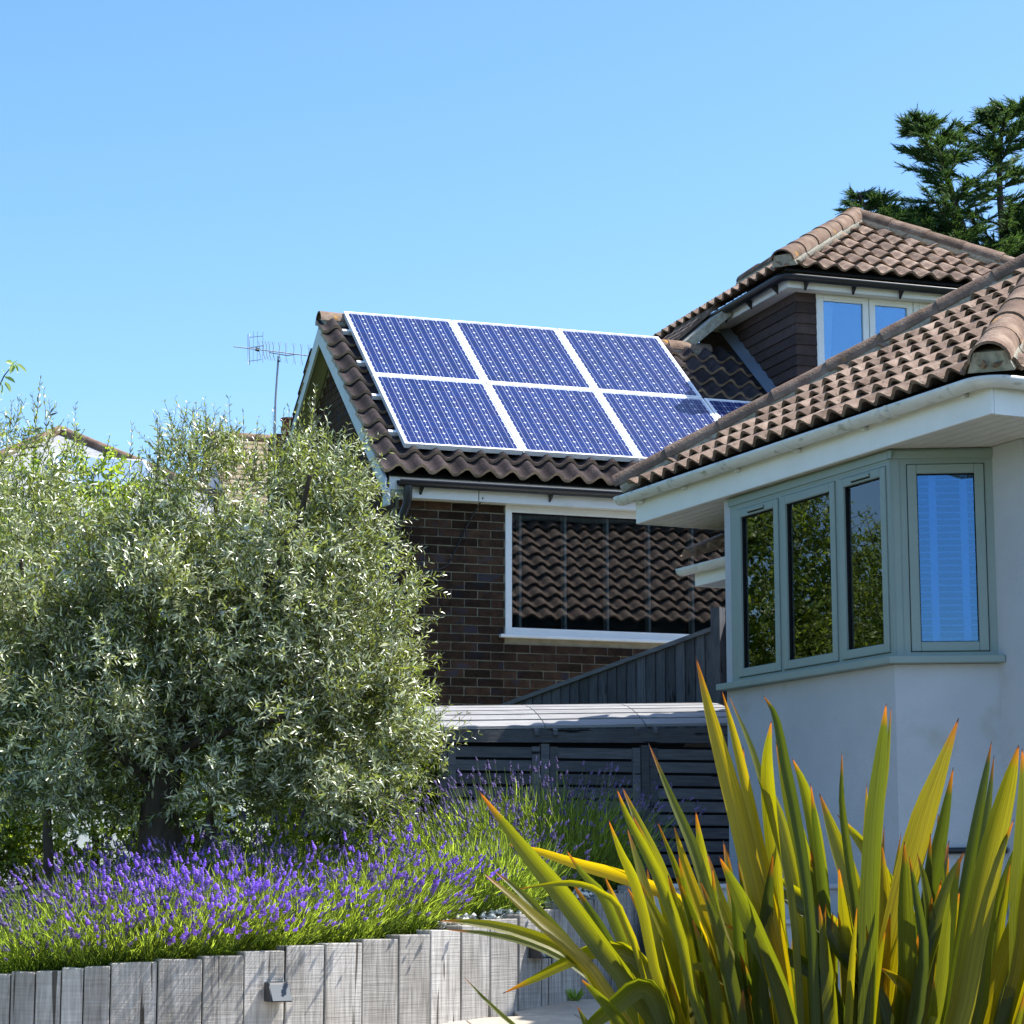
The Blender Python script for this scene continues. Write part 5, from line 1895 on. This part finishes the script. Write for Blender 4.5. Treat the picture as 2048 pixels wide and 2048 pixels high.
for px, Y, rr, hh, n1, n2, le, tn_, lab in [
    (900, 14.1, .46, .56, 2300, 250, (0, 0), (.25, .8), 'back-row lavender in front of the left bin store door'),
    (1035, 14.2, .46, .66, 2700, 300, (0, 0), (.2, .7), 'tall lavender mound between the left and middle bin store doors'),
    (1145, 14.0, .46, .64, 2700, 300, (.1, 0), (.15, .65), 'rightmost tall lavender mound, in front of the middle bin store door'),
    (985, 13.1, .42, .5, 2500, 200, (.08, -.05), (.3, .8), 'bright green lavender mound beside the pebbles, below the flax tips')]:
    X = plan_ratio(px, 1700) * Y
    lavender(X, Y, rr, hh, int(n1 * 3.2), n2, lab, le, tn_)

# weed at the foot of the sleepers
wx, wy = curve_pt(1140, -.03)
wd = thing('weed', 'small bright green weed at the foot of the sleepers', 'weed', (wx, wy, path_z(wy)))
n = 26
a = rng.uniform(0, 6.28, n)
P = np.tile(np.array([wx, wy, path_z(wy) + .005]), (n, 1)) + rng.normal(0, .012, (n, 3)) * np.array([1, 1, 0])
D = unit(np.stack([np.cos(a) * .7, np.sin(a) * .7, rng.uniform(.5, 1.4, n)], 1))
quads_obj('leaves', leaf_quads(P, D, unit(rng.normal(0, 1, D.shape)), rng.uniform(.05, .10, n), np.full(n, .006)), 8, LEAF_T, MT['weed'], wd, colr=rng.random(n))

# ================================================================== FLAX (phormium-like clump)
YF = 8.0
flax = thing('flax_plant', 'large clump of yellow-green sword-leaved flax with orange tips in the foreground', 'flax', (1.05, YF + .1, path_z(YF)))
z8 = lambda p: (1300 + p[0] / 2.583, 1300 + p[1] / 2.583)
z7 = lambda p: (640 + p[0] / 2.76, 1400 + p[1] / 2.76)
A8 = [  # width px (zoomed), points tip -> base
    (105, [(235, 30), (330, 400), (440, 800), (560, 1300), (700, 1900)]), (60, [(370, 205), (450, 500), (560, 1000), (690, 1600)]), (40, [(405, 230), (530, 520), (640, 900), (740, 1350)]),
    (55, [(585, 235), (650, 350), (700, 600), (760, 900), (830, 1400)]), (75, [(627, 365), (606, 560), (615, 800), (650, 1200)]), (85, [(650, 470), (720, 800), (800, 1100), (840, 1500)]),
    (75, [(735, 560), (800, 720), (860, 1000), (900, 1400)]), (95, [(480, 495), (505, 900), (580, 1300), (680, 1800)]), (60, [(383, 775), (480, 960), (560, 1200), (650, 1600)]),
    (75, [(590, 635), (670, 860), (740, 1150), (800, 1500)]), (60, [(830, 685), (862, 980), (905, 1350), (930, 1700)]), (105, [(875, 740), (960, 980), (1040, 1220), (1100, 1600)]),
    (45, [(992, 520), (992, 800), (1030, 1100), (1075, 1500)]), (90, [(968, 850), (1110, 1020), (1230, 1220), (1390, 1580)]), (90, [(1220, 275), (1198, 500), (1152, 900), (1128, 1350), (1120, 1800)]),
    (32, [(1246, 290), (1222, 600), (1180, 1000)]), (135, [(1595, 350), (1490, 640), (1400, 900), (1300, 1280), (1200, 1800)]), (85, [(1567, 605), (1515, 900), (1450, 1250), (1390, 1750)]),
    (60, [(1765, 470), (1720, 720), (1650, 1100), (1560, 1600)]), (55, [(1778, 540), (1742, 850), (1690, 1250), (1640, 1700)]), (130, [(1905, 490), (1850, 710), (1765, 1050), (1670, 1500), (1590, 1932)]),
    (95, [(1922, 505), (1930, 800), (1905, 1300), (1880, 1900)]), (35, [(1118, 695), (1118, 900), (1105, 1200)]), (28, [(1482, 955), (1470, 1250), (1458, 1700)]),
    (48, [(1338, 1065), (1380, 1300), (1415, 1650)]), (52, [(1380, 1050), (1430, 1250), (1450, 1600)]), (100, [(298, 1050), (360, 1300), (470, 1600), (580, 1932)]), (95, [(358, 1068), (450, 1250), (540, 1450), (700, 1850)]),
    (95, [(500, 1170), (700, 1270), (880, 1400), (1010, 1570), (1230, 1920)]), (60, [(590, 1125), (730, 1230), (880, 1350), (1010, 1560)]), (80, [(385, 1415), (560, 1510), (760, 1610), (960, 1810)]),
    (40, [(1162, 1395), (1150, 1600), (1140, 1850)]), (38, [(1218, 1450), (1182, 1620), (1150, 1880)]), (52, [(1465, 1700), (1462, 1850), (1440, 2000)]), (72, [(1625, 1040), (1545, 1200), (1470, 1450), (1390, 1750)]),
    (95, [(1600, 1250), (1540, 1450), (1470, 1800)]), (60, [(-8, 480), (110, 760), (220, 1010), (310, 1300), (420, 1680)]), (58, [(123, 905), (180, 1100), (270, 1350), (370, 1620)]),
    (60, [(1880, 875), (1800, 1100), (1740, 1500), (1700, 1900)]), (80, [(1985, 560), (1990, 900), (1960, 1400), (1930, 1900)]), (90, [(2010, 820), (1960, 1200), (1900, 1700)]), (70, [(1690, 1620), (1660, 1750), (1600, 1990)]),
    (60, [(1190, 1640), (1260, 1690), (1330, 1760), (1370, 1900)]), (60, [(165, 1650), (240, 1635), (330, 1660), (440, 1760), (560, 1990)])]
A7 = [
    (115, [(872, 498), (1020, 690), (1160, 870), (1320, 1060), (1450, 1230), (1600, 1430), (1760, 1640), (1990, 1960)]), (78, [(1035, 798), (1190, 830), (1400, 900), (1600, 955), (1790, 1020), (1960, 1100), (2080, 1260), (2200, 1560)]),
    (75, [(900, 955), (1060, 1085), (1200, 1210), (1340, 1330), (1520, 1520), (1700, 1800)]), (60, [(958, 940), (1100, 1055), (1240, 1200), (1400, 1380), (1600, 1650)]), (36, [(1095, 1045), (1240, 1022), (1400, 1012), (1560, 1070), (1700, 1250)]),
    (60, [(1358, 828), (1450, 960), (1560, 1080), (1650, 1290), (1760, 1560), (1850, 1850)]), (72, [(650, 1220), (800, 1224), (1000, 1252), (1200, 1312), (1370, 1390), (1480, 1490), (1580, 1660), (1700, 1900)]),
    (46, [(690, 1268), (900, 1286), (1130, 1335), (1310, 1410), (1500, 1540), (1680, 1800)]), (88, [(1008, 1620), (1200, 1532), (1400, 1430), (1580, 1372), (1740, 1420), (1880, 1600), (2000, 1900)]),
    (58, [(1592, 660), (1660, 840), (1730, 990), (1790, 1200), (1880, 1600)]), (62, [(1638, 490), (1700, 650), (1800, 840), (1890, 1030), (2000, 1350), (2080, 1700)]), (80, [(1668, 480), (1765, 690), (1870, 920), (1990, 1250), (2090, 1650)]),
    (24, [(795, 1528), (900, 1640), (1000, 1735), (1110, 1830)]), (62, [(1440, 1540), (1560, 1660), (1700, 1830)]), (112, [(1380, 1880), (1500, 1790), (1640, 1680), (1760, 1590), (1850, 1640), (1930, 1850)]),
    (45, [(1420, 1690), (1470, 1790), (1530, 1900)])]
traced = [(w / 2.583, [z8(p) for p in pp]) for w, pp in A8] + [(w / 2.76, [z7(p) for p in pp]) for w, pp in A7]
random.seed(21)
for k in range(150):      # inner blades low in the clump
    bxk = random.uniform(1330, 2110)
    top = random.uniform(1620, 1990)
    lean_ = (bxk - 1720) * random.uniform(.1, .55) + random.uniform(-60, 60)
    traced.append((random.uniform(16, 38), [(bxk + lean_, top), (bxk + lean_ * .6, top + 130), (bxk + lean_ * .25, top + 300)]))


def catmull(p, n):
    p = [p[0] + (p[0] - p[1])] + list(p) + [p[-1] + (p[-1] - p[-2])]
    out = []
    segs = len(p) - 3
    for i in range(n + 1):
        f = i / n * segs
        k = min(int(f), segs - 1)
        t = f - k
        a, b_, c, d = p[k:k + 4]
        out.append(.5 * ((2 * b_) + (c - a) * t + (2 * a - 5 * b_ + 4 * c - d) * t * t + (3 * b_ - a - 3 * c + d) * t ** 3))
    return out


for idx, (wpx, pp) in enumerate(traced):
    deep = idx >= len(A8) + len(A7)
    ybase = YF + random.uniform(-.12, .3) + (random.uniform(0, .35) if deep else 0)
    ytip = ybase + random.uniform(-.35, .3)
    lx = pp[-1][0]
    bs_ = (1690 + (lx - 1690) * .42, 2430)
    md_ = (lx * .55 + bs_[0] * .45, 2215)
    full = list(pp) + [md_, bs_]
    n0 = len(full) - 1
    pts3 = [Vector(at(x, y, ytip + (ybase - ytip) * (i / n0))) for i, (x, y) in enumerate(full)]
    NS = 16 if len(pp) > 3 else 12
    sp_ = catmull(pts3, NS)[::-1]            # base -> tip
    w = wpx / (FPX / YF)
    roll = random.uniform(-1.0, 1.0)
    b = MB()
    vv, uvs = [], []
    for i, p in enumerate(sp_):
        t = i / NS
        tg = (sp_[min(i + 1, NS)] - sp_[max(i - 1, 0)]).normalized()
        view = (p - CAM).normalized()
        side = tg.cross(view).normalized()
        nrm = side.cross(tg).normalized()
        rl_ = roll * (1 - .3 * t)
        s2 = side * math.cos(rl_) + nrm * math.sin(rl_)
        n2 = nrm * math.cos(rl_) - side * math.sin(rl_)
        prof = (.72 + .28 * min(1, t / .45)) * (1 if t < .6 else max(.03, (1 - ((t - .6) / .4) ** 1.8)))
        ww = w * .5 * prof / max(.62, math.cos(rl_))
        kee = ww * (.95 - .55 * t)
        vv += [p - s2 * ww, p - s2 * ww * .5 + n2 * kee * .55, p + n2 * kee, p + s2 * ww * .5 + n2 * kee * .55, p + s2 * ww]
        uvs += [(t, 0), (t, .25), (t, .5), (t, .75), (t, 1)]
    b.add(vv, [(i * 5 + j, i * 5 + j + 1, (i + 1) * 5 + j + 1, (i + 1) * 5 + j) for i in range(NS) for j in range(4)], True)
    o = b.build('leaf', MT['flax'], flax, fix=False)
    me = o.data
    ul = me.uv_layers.new(name='blade')
    for lp in me.loops:
        ul.data[lp.index].uv = uvs[lp.vertex_index]
